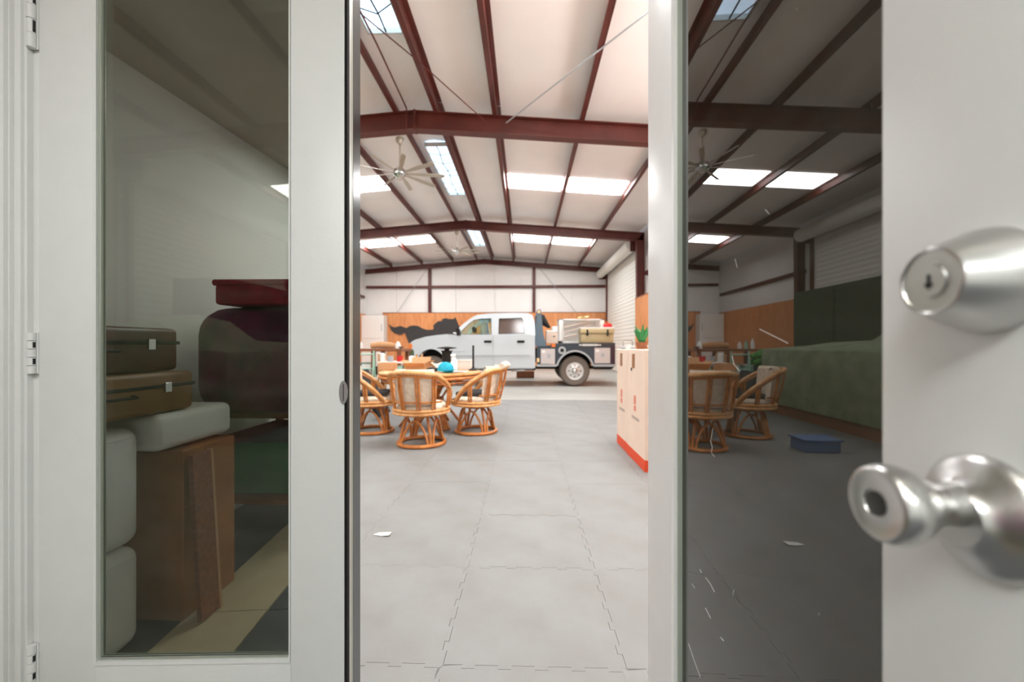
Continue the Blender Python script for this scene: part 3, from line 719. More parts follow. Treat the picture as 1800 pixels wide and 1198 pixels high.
# ---------------- rattan table ----------------
TX,TY=-1.22,5.32
t=thing('rattan_table',(TX,TY,0),'round rattan dining table covered with odds and ends','table')
q=B(); q.lathe([(0,.665),(.60,.665),(.63,.675),(.655,.695),(.655,.712),(.63,.72),(0,.72)],seg=48); q.done('tabletop',M['rattanl'],t)
q=B(); q.tube(ring(.645,48,.655),.018,8,closed=True); q.done('rim_pole',M['rattan'],t)
q=B(); q.tube(ring(.60,48,.60),.018,8,closed=True); q.done('apron_ring',M['rattan'],t)
for k in range(6):
    a=k*PI/3+.2; q=B()
    for s in (-.09,0,.09):
        a1=a+s*.9
        q.tube([(.40*math.cos(a1),.40*math.sin(a1),.01),(.27*math.cos(a1),.27*math.sin(a1),.18),(.13*math.cos(a1),.13*math.sin(a1),.36),(.24*math.cos(a1),.24*math.sin(a1),.52),(.5*math.cos(a1),.5*math.sin(a1),.655)],.015,7)
    q.done('leg',M['rattan'],t)
q=B(); q.tube(ring(.15,20,.36),.02,8,closed=True); q.done('binding_ring',M['rattan'],t)
# things on the table
zt=.722
def onT(u,Y): return aty(u,607,Y).x
def boxthing(name,u0,u1,v0,v1,Y,dep,m,label,cat,group=None,bev=.003,z=None,extra=None):
    a=aty(u0,v1,Y); b=aty(u1,v0,Y); w=b.x-a.x; h=b.z-a.z; zb=a.z if z is None else z
    t=thing(name,((a.x+b.x)/2,Y+dep/2,zb),label,cat,group)
    return t,w,h
t,w,h=boxthing('cardboard_box',712,747,630,652,5.15,.3,None,'open tan cardboard box on the rattan table','box',z=zt)
q=B(); q.plate([(-w/2,-.15),(w/2,-.15),(w/2,.15),(-w/2,.15)],[[(-w/2+.006,-.144),(w/2-.006,-.144),(w/2-.006,.144),(-w/2+.006,.144)]],lambda a,b,c_:Vector((a,b,c_)),0,.10)
q.b2((-w/2,-.15,0),(w/2,.15,.006)); q.done('carton_body',M['card'],t,0)
q=B(); q.box((0,.17,.135),(w,.006,.09),rot=Matrix.Rotation(-.5,4,'X')); q.done('flap',M['card'],t,0)
q=B(); q.box((0,-.185,.085),(w,.006,.08),rot=Matrix.Rotation(.9,4,'X')); q.done('flap',M['card'],t,0)
for s in (-1,1):
    q=B(); q.box((s*(w/2+.03),0,.115),(.07,.28,.006),rot=Matrix.Rotation(-s*.5,4,'Y')); q.done('flap',M['card'],t,0)
t=thing('cardboard_box',(onT(682,5.45),5.45,zt),'small orange-brown carton at the left of the table','box')
q=B(); q.box((0,0,.05),(.2,.18,.10),bev=.003,seg=1); q.done('carton_body',M['card'],t,0)
q=B(); q.b2((-.1,-.012,.1),(.1,.012,.1015)); q.done('tape',M['tape'],t,0)
t=thing('cap',(onT(783,4.97),4.97,zt+.012),'turquoise fabric cap on the rattan table','hat')
q=B(); q.lathe([(.098,0),(.1,.03),(.088,.075),(.055,.108),(0,.118)],Matrix.Rotation(.12,4,'Y')@Matrix.Diagonal((1,1.05,1,1)),24); q.done('crown',M['teal'],t)
q=B(); q.plate([(-.02,-.09),(.05,-.15),(.12,-.155),(.17,-.12),(.16,-.05),(.09,-.03)],[],lambda a,b,c_:Vector((a,b,c_+.01+.02*math.sin(a*8))),0,.006); q.done('brim',M['teal'],t,0)
t=thing('spray_bottle',(onT(798,5.25),5.25,zt),'white spray bottle beside the turquoise cap','bottle')
q=B(); q.lathe([(0,0),(.04,0),(.043,.02),(.042,.12),(.025,.16),(.014,.175),(0,.175)],seg=20); q.done('bottle_body',M['plastic'],t)
q=B(); q.box((-.012,0,.20),(.06,.022,.035),bev=.005,seg=2); q.box((-.03,0,.17),(.008,.016,.04),rot=Matrix.Rotation(.4,4,'Y')); q.done('trigger_head',M['plastic'],t)
t=thing('canister',(onT(785,5.4),5.42,zt),'tall black funnel-topped canister on the table','canister')
q=B(); q.lathe([(0,0),(.055,0),(.06,.02),(.066,.24),(.075,.25),(.075,.262),(0,.262)],seg=20); q.done('body',M['well'],t)
q=B(); q.lathe([(.03,.262),(.035,.28),(.13,.292),(.13,.3),(.02,.315),(0,.315)],seg=20); q.done('lid',M['well'],t)
t=thing('pole_stand',(onT(831,5.35),5.4,zt),'slim black pole on a small round base on the table','stand')
q=B(); q.lathe([(0,0),(.06,0),(.06,.012),(.02,.03),(.014,.05),(0,.05)],seg=16); q.done('base',M['black'],t)
q=B(); q.cyl((0,0,.04),(0,0,.33),.013,seg=12); q.done('pole',M['black'],t)
t=thing('plastic_basket',(onT(812,5.55),5.6,zt),'white ribbed plastic basket toward the back of the table','basket')
q=B(); q.plate([(-.12,-.09),(.12,-.09),(.12,.09),(-.12,.09)],[[(-.115,-.085),(.115,-.085),(.115,.085),(-.115,.085)]],lambda a,b,c_:Vector((a*(1+c_*.8),b*(1+c_*.8),c_)),0,.13)
q.b2((-.12,-.09,0),(.12,.09,.005)); q.done('basket_body',M['plastic'],t,0)
for k in range(9):
    q=B(); x=-.11+k*.0275; q.b2((x-.004,-.1015,.01),(x+.004,-.094,.12)); q.done('rib',M['plastic'],t,0)
q=B(); q.plate([(-.135,-.105),(.135,-.105),(.135,.105),(-.135,.105)],[[(-.127,-.097),(.127,-.097),(.127,.097),(-.127,.097)]],lambda a,b,c_:Vector((a,b,c_)),.12,.132); q.done('rim',M['plastic'],t,0)
t=thing('paper_stack',(onT(808,5.0),5.05,zt),'loose white papers near the right rim of the table','paper')
for k in range(3):
    q=B(); q.box((.01*k,0,.003+.003*k),(.16,.12,.002),rot=.2*k-.1); q.done('sheet',M['plastic'],t,0)
t=thing('black_gloves',(onT(762,5.15),5.1,zt),'crumpled black work glove on the table','glove')
q=B(); q.tube([(-.08,0,.02),(-.02,.01,.03),(.04,0,.026),(.09,-.01,.03)],[.02,.028,.024,.012],8); q.tube([(.0,0,.03),(.03,.05,.035)],[.018,.009],8); q.done('glove_body',M['black'],t)
t=thing('grey_cloth',(onT(764,5.4),5.72,zt+.03),'crumpled pale cloth behind the black glove','cloth')
q=B(); random.seed(4)
q.skin([[Vector((x*.05,y*.05,.03+.03*math.sin(x*1.3+y)+.025*math.cos(y*1.7-x))) for x in range(-3,4)] for y in range(-2,3)]); q.done('cloth_fold',M['cush'],t)
# ---------------- clutter behind table on the left ----------------
WX=aty(680,607,8.3).x
t=thing('workbench',(WX-.2,8.5,0),'long brown wooden workbench left of the truck front','table')
q=B(); q.b2((-.75,-.35,.93),(.55,.35,.985)); q.done('bench_top',M['wood'],t,0)
for x in (-.68,-.05,.48):
    for y in (-.28,.28):
        q=B(); q.b2((x-.035,y-.035,0),(x+.035,y+.035,.93)); q.done('leg',M['wood'],t,0)
q=B(); q.b2((-.72,-.33,.42),(.52,.33,.45)); q.done('shelf',M['wood'],t,0)
def simple(name,m,label,cat,loc,build,group=None,part='body',rz=0):
    t=thing(name,loc,label,cat,group,rz); q=B(); build(q); q.done(part,m,t); return t
BX=WX-.2
simple('rolled_blanket',M['card'],'rolled tan blanket on the workbench','blanket',(BX+.1,8.45,.987),lambda q:q.tube([(-.28,0,.06),(-.1,0,.075),(.1,0,.07),(.22,0,.055)],[.055,.07,.068,.05],12),part='roll')
simple('jug',M['plastic'],'white jug on the workbench beside the rolled blanket','jug',(BX+.4,8.4,.987),lambda q:q.lathe([(0,0),(.05,0),(.055,.08),(.03,.13),(.02,.15),(0,.15)],seg=16))
simple('bowl',M['ink'],'small dark bowl at the right end of the workbench','bowl',(BX+.5,8.3,.987),lambda q:q.lathe([(0,0),(.03,0),(.06,.04),(.055,.04),(0,.01)],seg=16))
for k,(x,m,h,l) in enumerate(((-.62,'plastic',.2,'tall white bottle at the left end of the workbench'),(-.5,'mint',.17,'mint green bottle beside the tall white bottle'),(-.37,'plastic',.14,'short white bottle nearest the rolled blanket'))):
    simple('bottle',M[m],l,'bottle',(BX+x,8.4,.987),lambda q:q.lathe([(0,0),(.035,0),(.038,h*.6),(.015,h*.8),(.015,h),(0,h)],seg=14),'bottles on the workbench')
rb=[(-.55,'mint',.22,.2,'mint storage tub on the bench shelf, leftmost'),(-.25,'plastic',.2,.22,'white storage tub on the bench shelf'),(.02,'dark',.2,.17,'black storage tub on the bench shelf'),(.3,'plastic',.24,.2,'white storage tub at the right of the bench shelf')]
for x,m,w_,h,l in rb:
    t=thing('storage_tub',(BX+x,8.5,.452),l,'tub','tubs on the bench shelf')
    q=B(); q.box((0,0,h/2),(w_,.3,h),bev=.015,seg=2); q.done('tub_body',M[m],t)
    q=B(); q.box((0,0,h+.012),(w_+.02,.32,.022),bev=.006,seg=1); q.done('lid',M['plastic' if m!='plastic' else 'mint'],t)
# low table with red thing
t=thing('low_shelf_unit',(aty(700,607,7.2).x,7.35,0),'low white shelf unit in front of the workbench','shelf')
for z in (.2,.5,.74):
    q=B(); q.b2((-.36,-.2,z),(.36,.2,z+.025)); q.done('shelf_board',M['plastic'],t,0)
for x in (-.34,.34):
    for y in (-.18,.18):
        q=B(); q.b2((x-.015,y-.015,0),(x+.015,y+.015,.9)); q.done('post',M['card'],t,0)
LX=aty(700,607,7.2).x
simple('red_bucket',M['redp'],'small bright red bucket on the low white shelf unit','bucket',(LX+.03,7.2,.767),lambda q:q.lathe([(0,0),(.05,0),(.062,.1),(.056,.1),(.046,.008),(0,.008)],seg=18))
simple('grey_bucket',M['trim'],'grey tin beside the red bucket','tin',(LX-.14,7.2,.767),lambda q:q.lathe([(0,0),(.05,0),(.05,.1),(.045,.1),(.045,.01),(0,.01)],seg=18))
simple('white_canister',M['plastic'],'white canister at the left end of the low shelf','canister',(LX-.28,7.2,.767),lambda q:q.lathe([(0,0),(.045,0),(.045,.13),(.02,.15),(0,.15)],seg=18))
simple('white_canister',M['plastic'],'squat white canister at the right end of the low shelf','canister',(LX+.24,7.22,.767),lambda q:q.lathe([(0,0),(.055,0),(.055,.08),(.03,.10),(0,.10)],seg=18))
for k,(x,m,l) in enumerate(((-.22,'card','brown carton on the middle shelf, left'),(0,'mint','mint carton on the middle shelf, centre'),(.22,'card','brown carton on the middle shelf, right'))):
    t=thing('shelf_carton',(LX+x,7.25,.527),l,'box','cartons on the low shelf unit'); q=B(); q.box((0,0,.08),(.18,.25,.16),bev=.004,seg=1); q.done('carton_body',M[m],t,0); q=B(); q.b2((-.09,-.012,.16),(.09,.012,.1615)); q.done('tape',M['tape'],t,0)
t=thing('mint_stand',(aty(643,607,7.0).x,7.0,0),'mint green tubular stand beside the left door edge','stand')
for x in (-.14,.14):
    q=B(); q.tube([(x,-.12,0),(x,0,.95),(x,.12,0)],.014,7); q.done('leg',M['mint'],t)
for z in (.35,.65,.9):
    q=B(); q.cyl((-.14,0,z),(.14,0,z),.012,seg=8); q.done('crossbar',M['mint'],t)
t=thing('folded_panel',(aty(652,607,5.9).x,5.95,0),'black folded panel leaning behind the left rattan chair','panel')
q=B(); q.box((0,0,.36),(.05,.5,.74),rot=Matrix.Rotation(-.5,4,'Y'),bev=.01,seg=1); q.done('panel_face',M['black'],t,0)
# white cabinet against back wall
wc=aty(638,607,18.3)
t=thing('white_cabinet',((-7.35+aty(675,607,18.4).x)/2,18.5,0),'tall white two-door cabinet left of the black silhouette','cabinet')
w_=(aty(675,607,18.3).x+7.35)
q=B(); q.b2((-w_/2,-.2,0),(w_/2,.28,2.42)); q.done('body',M['plastic'],t,0)
for a,b_ in ((.0,1.32),(1.35,2.4)):
    q=B(); q.b2((-w_/2+.01,-.225,a+.02),(w_/2-.01,-.2,b_),bev=.006,seg=1); d_=q.done('door',M['plastic'],t,0)
    q=B(); q.b2((w_/2-.1,-.25,a+.35),(w_/2-.07,-.225,a+.65)); q.done('handle',M['trim'],d_,0)
# ---------------- silhouette on back plywood ----------------
# crop coordinates (x/6.656+630, y/6.656+500)
raw=[(352,462),(385,490),(430,500),(470,487),(500,485),(560,508),(600,485),(650,477),(700,485),(745,512),(800,528),(870,526),(885,500),(870,490),(895,455),(930,430),(975,425),(985,398),(1030,392),(1060,402),(1120,400),(1130,380),(1150,420),(1172,478),(1192,500),(1170,520),(1180,600),(1190,720),(1100,745),(1080,690),(900,690),(860,700),(850,760),(780,770),(770,700),(640,700),(590,680),(565,620),(545,560),(490,587),(430,570),(385,535)]
YM=18.80
q=B(); 
pts=[aty(x/6.656+630,y/6.656+500,YM) for x,y in raw]
q.plate([(p.x,p.z) for p in pts],[],lambda a,b,c_:Vector((a,c_,b)),YM,YM+.05)
o=tagged(q,'animal_cutout',M['mural'],'black running animal cutout mounted on the orange plywood','wall cutout',smooth=0)
# ---------------- truck ----------------
TYN=10.65; TW=2.0
TR=thing('pickup_truck',(-.9,TYN+1.0,0),'white four-door pickup truck with a dark blue flatbed','truck')
TR0=Vector((-.9,TYN+1.0,0))
def tp(u,v): p=aty(u,v,TYN); return (p.x-TR0.x,p.z)
def tpl(name,px,y0,y1,m,parent=TR,holes=(),smooth=30,taper=0,zb=1.33,**k):
    """polygon in pixels on the near side plane -> solid between local depths y0,y1 (0=near side)"""
    q=B()
    def f(a,b,t_):
        y=t_-1.0
        if taper and b>zb:
            s=(b-zb)*taper; y=y+s if y<0 else y-s
        return Vector((a,y,b))
    q.plate([tp(*p) for p in px],[[tp(*p) for p in h] for h in holes],f,y0,y1)
    return q.done(name,m,parent,smooth,**k)
ac=(758,649)
arch=[(ac[0]+28*math.cos(math.radians(a)),ac[1]+36*math.sin(math.radians(a))) for a in range(0,-181,-15)]
low=[(720,604),(724,600),(729,597),(747.7,591.5),(765,589),(784,587),(800,587.5),(864,588),(925,587),(940,589),(941,646),(936,648),(790,648)]+arch+[(727,640),(720,632),(719,618)]
lb=tpl('body',low,0,TW,M['truck'])
# body shoulder crease/fender bulge
tpl('fender_flare',[(ac[0]+(31)*math.cos(math.radians(a)),ac[1]+(39)*math.sin(math.radians(a))) for a in range(0,-181,-12)]+[(ac[0]+28*math.cos(math.radians(a)),ac[1]+36*math.sin(math.radians(a))) for a in range(-180,1,12)],-.03,.03,M['truck'],smooth=60)
W1=[(808.5,588),(811,581),(824,568),(833,561.5),(844.5,559.3),(863,558.7),(864,587.6)]
W2_=[(876,587),(876.5,559),(917,557.5),(920,562),(922,586)]
gh=[(784,587),(794,583),(807,575),(815,567.5),(829,557),(838,552.5),(860,549.8),(900,548.8),(928,549.5),(936,553),(939,563),(941,589),(925,587),(864,588.4),(800,588.2)]
for y0,y1 in ((0,.07),(TW-.07,TW)):
    tpl('cab_side',[p if i else (800,588.5) for i,p in enumerate([(0,0),(807,575),(815,567.5),(829,557),(838,552.5),(860,549.8),(900,548.8),(928,549.5),(936,553),(939,563),(941,589.5)])],y0,y1,M['truck'],holes=(W1,W2_),taper=.22)
def sect(name,px,m,th=.02,y0=.03,y1=TW-.03):
    q=B(); rows=[]
    for u,v in px:
        x,z=tp(u,v); ins=max(0,(z-1.33))*.22
        n=8; rows.append([Vector((x,-1+y0+ins+(TW-2*ins-2*y0)*k/n,z+.03*math.sin(PI*k/n))) for k in range(n+1)])
    q.skin(rows); return q.done(name,m,TR)
sect('roof_panel',[(829,557),(838,552.5),(860,549.8),(900,548.8),(928,549.5),(936,553)],M['truck'])
sect('windshield',[(800,588),(807,575.5),(815,567.8),(829,557)],M['tglass'])
sect('hood_panel',[(720,603.5),(724,599.8),(729,596.8),(747.7,591),(765,588.5),(784,586.5),(795,584),(801,588)],M['truck'])
sect('rear_cab_panel',[(936,553),(939,563),(941,589.5)],M['truck'])
for nm,h,m in (('front_window',W1,'tglass'),('rear_window',W2_,'tglass2')):
    for y0 in (.035,TW-.04):
        tpl(nm,h,y0,y0+.005,M[m],taper=.22,smooth=0)
# black window surrounds
for h in (W1,W2_):
    cx=sum(p[0] for p in h)/len(h); cy=sum(p[1] for p in h)/len(h)
    inn=[(cx+(p[0]-cx)*.97,cy+(p[1]-cy)*.94) for p in h]
    tpl('window_seal',h,.02,.045,M['black'],holes=(inn,),taper=.22,smooth=0)
# doors as thin raised panels
for nm,px in (('front_door',[(815,588.8),(866,588.5),(866.6,646.5),(806,646.5),(803,640),(806,600)]),('rear_door',[(867.4,588.5),(924,588.5),(927,600),(935,625),(935,646),(867.4,646.5)])):
    dd=tpl(nm,px,-.012,.01,M['truck'],smooth=60)
    u=(851,864) if nm=='front_door' else (909,922)
    tpl('door_handle',[(u[0],598),(u[1],598),(u[1],602.4),(u[0],602.4)],-.03,-.01,M['well'],dd)
for u in (866.3,):
    tpl('door_seam',[(u,589),(u+.7,589),(u+.7,646),(u,646)],-.0135,.0,M['trim'],smooth=0)
tpl('side_moulding',[(796,623.5),(930,623.5),(933,625.5),(796,626)],-.028,.0,M['trim'])
tpl('badge',[(796,617),(818,617),(818,618.3),(796,618.3)],-.016,.0,M['trim'])
tpl('side_mirror',[(804,578),(808,577),(810,581),(810,590),(805,590)],-.24,-.05,M['well'],smooth=60)
tpl('marker_lamp',[(719,605),(724,603),(725,610),(722,613),(719,612)],-.012,.2,M['orange'])
tpl('front_bumper',[(715,613),(726,613),(728,616),(728,628),(720,630),(716,624)],-.02,TW+.02,M['chrome'],smooth=60)
tpl('grille',[(716.5,600),(720,600),(720,612),(716.5,612)],.35,TW-.35,M['trim'])
tpl('wheel_well',[(727,648),(731,625),(740,613),(776,613),(787,625),(789,648)],.35,.40,M['well'],smooth=0)
tpl('running_board',[(800,648),(941,648),(941,650.5),(800,650.5)],-.05,.2,M['well'])
tpl('step_tube',[(898,649.5),(922,648.8),(924,651),(900,652.5)],-.12,-.04,M['chrome'])
# interior
for u in (846,890):
    tpl('cab_seat',[(u-6,588),(u-2,566),(u+6,564),(u+9,588)],.3,.9,M['seat'],smooth=60)
tpl('steering_wheel',[(826,576),(829,572),(833,577),(832,584),(828,583)],.35,.62,M['well'])
q=B(); a=tp(800,588); b=tp(938,588); q.b2((a[0],-.9,a[1]-.05),(b[0],.9,a[1]-.02)); q.done('cab_floor',M['seat'],TR,0)
# wheels
def wheel(u,v,yc,r,lab=None):
    p=aty(u,607,TYN); x=p.x-TR0.x
    q=B(); Rm=Matrix.Translation((x,yc,r))@Matrix.Rotation(PI/2,4,'X')
    q.lathe([(r*.56,.11),(r*.62,.125),(r*.9,.125),(r*.97,.1),(r,.07),(r,-.07),(r*.97,-.1),(r*.9,-.125),(r*.6,-.125),(r*.56,-.1),(r*.56,.11)],Rm,40)
    w=q.done('wheel',M['tire'],TR)
    q=B(); q.lathe([(0,.05),(r*.2,.05),(r*.2,.09),(r*.5,.07),(r*.54,.115),(r*.585,.12),(r*.585,.10),(r*.56,.04),(r*.3,.0),(0,0)],Rm,32); q.done('rim',M['rim'],w)
    q=B(); q.lathe([(0,.16),(r*.12,.155),(r*.17,.135),(r*.18,.08),(0,.08)],Rm,20); q.done('hub_cap',M['chrome'],w)
    q=B()
    for k in range(8):
        a=k*PI/4; q.lathe([(0,.088),(r*.045,.088),(r*.045,.07)],Rm@Matrix.Translation((r*.38*math.cos(a),r*.38*math.sin(a),0)),8)
    q.done('hand_hole_ring',M['well'],w)
WR=aty(1010.7,678.3,TYN); 
wheel(1010.7,651,-1+.14,.39); wheel(1010.7,651,1-.14,.39); wheel(1010.7,651,-1+.42,.39)
wheel(758.5,651,-1+.14,.39); wheel(758.5,651,1-.14,.39)
# flatbed
bc=(1010.7,650.5)
barch=[(bc[0]+31*math.cos(math.radians(a)),bc[1]+33*math.sin(math.radians(a))) for a in range(-14,-167,-12)]
tpl('flatbed_side',[(944,611),(976,611),(976,603.8),(1080.6,603),(1081.3,642)]+barch+[(944,642)],0,.06,M['bed'],smooth=30)
tpl('flatbed_side',[(944,611),(976,611),(976,603.8),(1080.6,603),(1081.3,642)]+barch+[(944,642)],TW-.06,TW,M['bed'],smooth=30)
q=B(); a=tp(944,604.6); b=tp(1080.6,603.5); q.b2((a[0],-.97,a[1]-.1),(b[0],.97,a[1]-.03)); q.done('bed_deck',M['bed'],TR,0)
tpl('bed_rail',[(976,603),(1081,602.3),(1081,606.5),(976,607)],-.025,.05,M['bed'])
tpl('fender_trim',[(bc[0]+34*math.cos(math.radians(a)),bc[1]+35.5*math.sin(math.radians(a))) for a in range(-14,-167,-8)]+[(bc[0]+31*math.cos(math.radians(a)),bc[1]+32.5*math.sin(math.radians(a))) for a in range(-166,-13,8)],-.04,.03,M['trim'],smooth=60)
tpl('lower_rail',[(943,640),(980,640),(978,644),(944,644)],-.03,.04,M['trim'])
tpl('lower_rail',[(1042,640),(1081,640),(1081,644),(1044,644)],-.03,.04,M['trim'])
tpl('rear_bumper',[(1040,644),(1080,644),(1075,649),(1045,649)],.0,.12,M['well'])
tpl('tail_panel',[(1074,607),(1081.3,607),(1081.3,642),(1074,642)],-.004,.03,mat('maroon_panel',lin(58,34,46),.35))
for nm,px in (('toolbox',[(950.6,612.7),(975.4,612.7),(975.4,639),(950.6,639)]),('toolbox',[(1045,611),(1072.3,611),(1072.3,638),(1045,638)])):
    tb=tpl(nm,px,-.02,.4,M['tool'],smooth=0)
    x0,y0=px[0]; 
    tpl('latch',[(x0+11,y0+9),(x0+17,y0+9),(x0+17,y0+16),(x0+11,y0+16)],-.032,-.02,M['trim'],tb)
    tpl('sticker',[(x0+2,y0+3),(x0+8,y0+3),(x0+8,y0+7),(x0+2,y0+7)],-.023,-.02,M['plastic'],tb)
q=B(); fx,fz=tp(988,615.5); Rm=Matrix.Translation((fx,-1,fz))@Matrix.Rotation(PI/2,4,'X'); q.lathe([(.045,0),(.1,0),(.1,.02),(.085,.028),(.05,.022),(.045,0)],Rm,24); fc=q.done('fuel_ring',M['trim'],TR); q=B(); q.lathe([(0,0),(.05,0),(.05,.012),(0,.012)],Rm,20); q.done('fuel_cap',M['well'],fc)
tpl('amber_lamp',[(969.5,603.5),(976,603.5),(976,609.5),(969.5,609.5)],-.03,.04,M['orange'])
tpl('marker_lamp',[(943.5,629),(948,629),(948,636),(943.5,636)],-.02,.03,M['amber'])
# illegible white lettering on the rail
q=B()
for k in range(13):
    u=1018+k*3; h=1.1 if k in (0,1,11,12) else 1.8; a=tp(u,606-h); b=tp(u+2.1,606+h); q.b2((a[0],-1.032,a[1]),(b[0],-1.025,b[1]))
q.done('lettering',M['plastic'],TR,0,label='small white lettering on the bed rail')
# headache rack
tpl('headache_rack',[(943.9,544),(950.6,543),(955,584),(961,608),(938.8,608),(943,560)],.02,.10,M['rack'],smooth=0)
tpl('headache_rack',[(943.9,544),(950.6,543),(955,584),(961,608),(938.8,608),(943,560)],TW-.10,TW-.02,M['rack'],smooth=0)
q=B()
for v in (547,565,584,600):
    a=tp(944.5,v+1.6); b=tp(950,v-1.6); q.b2((a[0],-.95,a[1]),(b[0],.95,b[1]))
q.done('rack_crossbar',M['rack'],TR,0)
tpl('rack_lamp',[(945,545),(949.5,545),(949.5,550),(945,550)],.0,.03,M['amber'])
tpl('rear_wheel_well',[(978,648),(980,612),(1042,612),(1044,648)],.5,.55,M['well'],smooth=0)
tpl('frame_rail',[(800,646),(1078,644),(1078,650),(800,650)],.5,.6,M['well'],smooth=0)
# load on the bed (things)
def wthing(name,u0,u1,v0,v1,Y,dep,label,cat,group=None):
    a=aty(u0,v1,Y); b=aty(u1,v0,Y); t=thing(name,((a.x+b.x)/2,Y+dep/2,a.z),label,cat,group); return t,b.x-a.x,b.z-a.z
DZ=aty(1000,604.0,TYN).z
def dz(v,Y): return aty(1000,v,Y).z
Yc=10.85
t,w_,h=wthing('cooler',1020.5,1080,577,602.5,Yc,.5,'tan rectangular cooler on the truck bed beside the tail','cooler')
q=B(); q.box((0,0,h*.32),(w_*.96,.46,h*.64),bev=.02,seg=3); q.done('cooler_body',M['tan'],t)
q=B(); q.box((0,0,h*.82),(w_,.5,h*.34),bev=.02,seg=3); q.done('lid',M['tan'],t)
for x in (-.3,.3):
    q=B(); q.b2((x*w_-.02,-.27,h*.5),(x*w_+.02,-.24,h*.92)); q.box((x*w_,-.265,h*.62),(.06,.03,.05),bev=.008,seg=1); q.done('latch',M['well'],t,0)
zc=t.location.z+h
t2=thing('white_board',(t.location.x,Yc+.24,zc),'thin white board lying across the tan cooler','board'); q=B(); q.b2((-w_/2-.02,-.22,.0),(w_/2+.02,.22,.035),bev=.004,seg=1); q.done('board_face',M['plastic'],t2,0)
t2=thing('gas_can',(aty(1070.5,607,Yc).x,Yc+.2,zc+.037),'small red plastic can on the white board','can')
q=B(); q.box((0,0,.05),(.22,.16,.1),bev=.03,seg=3); q.done('can_body',M['redp'],t2)
q=B(); q.tube([(-.05,0,.09),(-.03,0,.14),(.03,0,.14),(.05,0,.09)],.012,6); q.done('handle',M['orange'],t2)
t2,w_,h=wthing('wrapped_crate',983,1062,560,602.8,11.5,.8,'large crate in milky plastic film behind the tan cooler','crate')
for x in (-w_/2,w_/2-.11):
    for y in (-.4,.3):
        q=B(); q.b2((x,y,0),(x+.11,y+.1,h)); q.done('post',M['plastic'],t2,0)
q=B(); q.b2((-w_/2,-.4,h-.03),(w_/2,.4,h)); q.b2((-w_/2,-.4,0),(w_/2,.4,.06)); q.done('frame_rail',M['plastic'],t2,0)
q=B(); n=14
q.skin([[Vector((-w_/2+.05+(w_-.1)*k/n,-.41+.012*math.sin(k*1.7+j*2),h*j/6)) for k in range(n+1)] for j in range(7)]); q.done('film',M['milky'],t2)
q=B(); q.b2((-w_/2+.05,.38,.02),(w_/2-.05,.40,h-.03)); q.done('back_panel',M['plastic'],t2,0)
for k in range(3):
    q=B(); q.tube([(-w_/2+.15,-.43,h*(.25+.2*k)),(0,-.445,h*(.42+.2*k)),(.25,-.43,h*(.62+.14*k))],.012,5); q.done('film_fold',M['carton'],t2)
t2,w_,h=wthing('white_carton',960,980,584,603,11.0,.4,'pale grey carton behind the headache rack','box'); q=B(); q.box((0,0,h/2),(w_,.4,h),bev=.004,seg=1); q.done('carton_body',M['carton'],t2,0)
q=B(); q.b2((w_*.1,-.202,h*.55),(w_*.3,-.199,h*.7)); q.done('label_print',M['ink'],t2,0)
z9=t2.location.z+h
t3=thing('tray',(t2.location.x,t2.location.y,z9+.001),'bright white flat tray on the pale carton','tray'); q=B(); q.box((0,0,.03),(w_*1.0,.38,.05),bev=.012,seg=2); q.done('tray_body',M['plastic'],t3)
t3=thing('plastic_tub',(aty(976,607,11.1).x,11.2,z9+.06),'rounded white tub on the flat tray','tub'); q=B(); q.lathe([(0,0),(.09,0),(.1,.05),(.08,.1),(0,.12)],seg=18); q.done('tub_body',M['plastic'],t3)
t3,w_,h=wthing('black_jacket',953.5,967,551,577,10.95,.25,'black jacket draped over the headache rack','jacket')
q=B(); rr=[]
q.tube([(-.16,0,h),(-.1,0,h*.7),(-.02,0,h*.35),(.1,0,.02)],[.03,.09,.085,.03],8); q.tube([(-.12,.0,h*.85),(-.05,.05,h*.9)],[.05,.03],8); q.done('cloth_body',M['black'],t3)
t3=thing('plastic_sheet',(aty(1026,607,11.3).x,11.35,dz(559,11.5)),'yellow plastic sheet lying on the wrapped crate','sheet'); 
t3.location.z=bpy.data.objects['wrapped_crate'].location.z+(aty(1000,560,11.5).z-aty(1000,602.8,11.5).z)+.002
q=B(); q.skin([[Vector((x*.045-.15,y*.05,.02+.02*math.sin(x*1.4+y)+.012*x*.4)) for x in range(0,8)] for y in range(-2,3)]); q.done('sheet_fold',M['yellow'],t3)
# wooden block under the cab and planks
t3,w_,h=wthing('wooden_block',908,939,652,664.5,13.35,.3,'brown wooden block on the floor under the truck cab','block')
t3.location.z=0
a=aty(908,652,13.35)
q=B(); 
for k in range(3):
    pass
q.b2((-w_/2,-.15,0),(w_/2,.15,a.z),bev=.006,seg=1); q.done('block_body',M['wood'],t3,0)
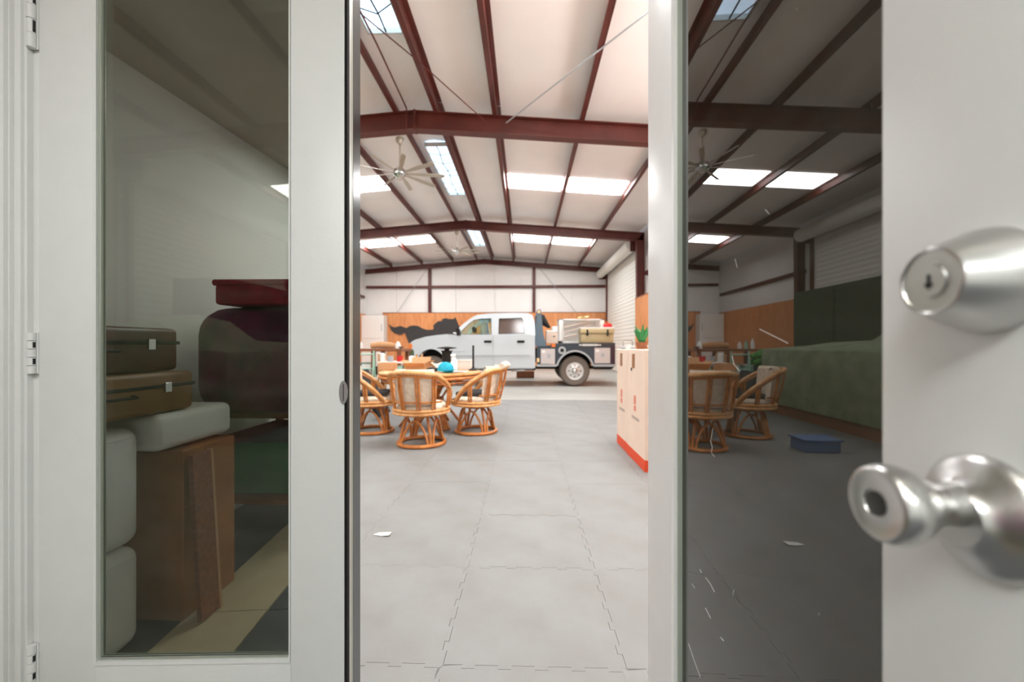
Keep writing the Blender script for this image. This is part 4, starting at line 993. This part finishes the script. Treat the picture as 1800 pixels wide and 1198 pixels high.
# ---------------- things only seen in the reflections ----------------
t=thing('covered_car',(-3.85,5.6,0),'long object under a green tarp, mirrored in the right pane','covered car')
q=B(); sec=[]
for y,zi,zr in ((-1.45,1.0,1.02),(-1.40,1.06,1.30),(-.9,1.10,1.42),(-.35,1.08,1.36),(.15,1.06,1.12),(.9,1.05,1.10),(1.32,1.03,1.05),(1.4,.99,1.0)):
    sec.append([Vector((.78,y,.16)),Vector((.775,y,.5)),Vector((.76,y,.97)),Vector((.73,y,1.0 if zr>1.03 else .99)),Vector((.35,y,zi)),Vector((0,y,zr)),Vector((-.4,y,zr-.02)),Vector((-.72,y,1.0)),Vector((-.8,y,.16))])
q.skin(sec)
for s_ in (sec[0],sec[-1]): q.skin([s_[:4],s_[:4:-1]])
q.done('tarp_cover',M['tarp'],t,50)
q=B(); q.b2((-.74,-1.40,0),(.74,1.38,.15)); q.done('base_frame',M['wood'],t,0)
t=thing('green_cabinet',(-5.5,8.1,0),'dark green tall cabinet behind the tarp-covered object','cabinet')
q=B(); q.b2((-.5,-1.3,0),(.5,1.3,2.2),bev=.01,seg=1); q.done('body',M['dgreen'],t,0)
for y in (-.65,.65):
    q=B(); q.b2((.5,y-.6,.08),(.52,y+.6,2.12),bev=.005,seg=1); d_=q.done('door',M['dgreen'],t,0)
    q=B(); q.b2((.52,y-.02,.85),(.545,y+.02,1.05)); q.done('handle',M['trim'],d_,0)
t=thing('storage_box',(-2.2,4.3,0),'blue plastic storage box on the floor left of the chairs','box')
q=B(); q.box((0,0,.055),(.34,.24,.11),bev=.012,seg=2); q.done('box_body',M['blue'],t)
q=B(); q.box((0,0,.122),(.37,.27,.022),bev=.006,seg=1); q.done('lid',M['blue'],t)
t=thing('canvas_bag',(-3.45,7.3,0),'bright green rolled canvas on a low crate','canvas')
q=B(); q.box((0,0,.36),(.5,.4,.72),bev=.01,seg=1); q.done('crate_body',M['dgreen'],t,0)
for k,(y,z) in enumerate(((-.1,.79),(.08,.79),(0,.9))):
    q=B(); q.tube([(-.35,y,z),(-.1,y+.02,z+.02),(.2,y,z+.01),(.38,y,z-.04)],[.06,.08,.08,.04],10); q.done('roll',M['lime'],t)
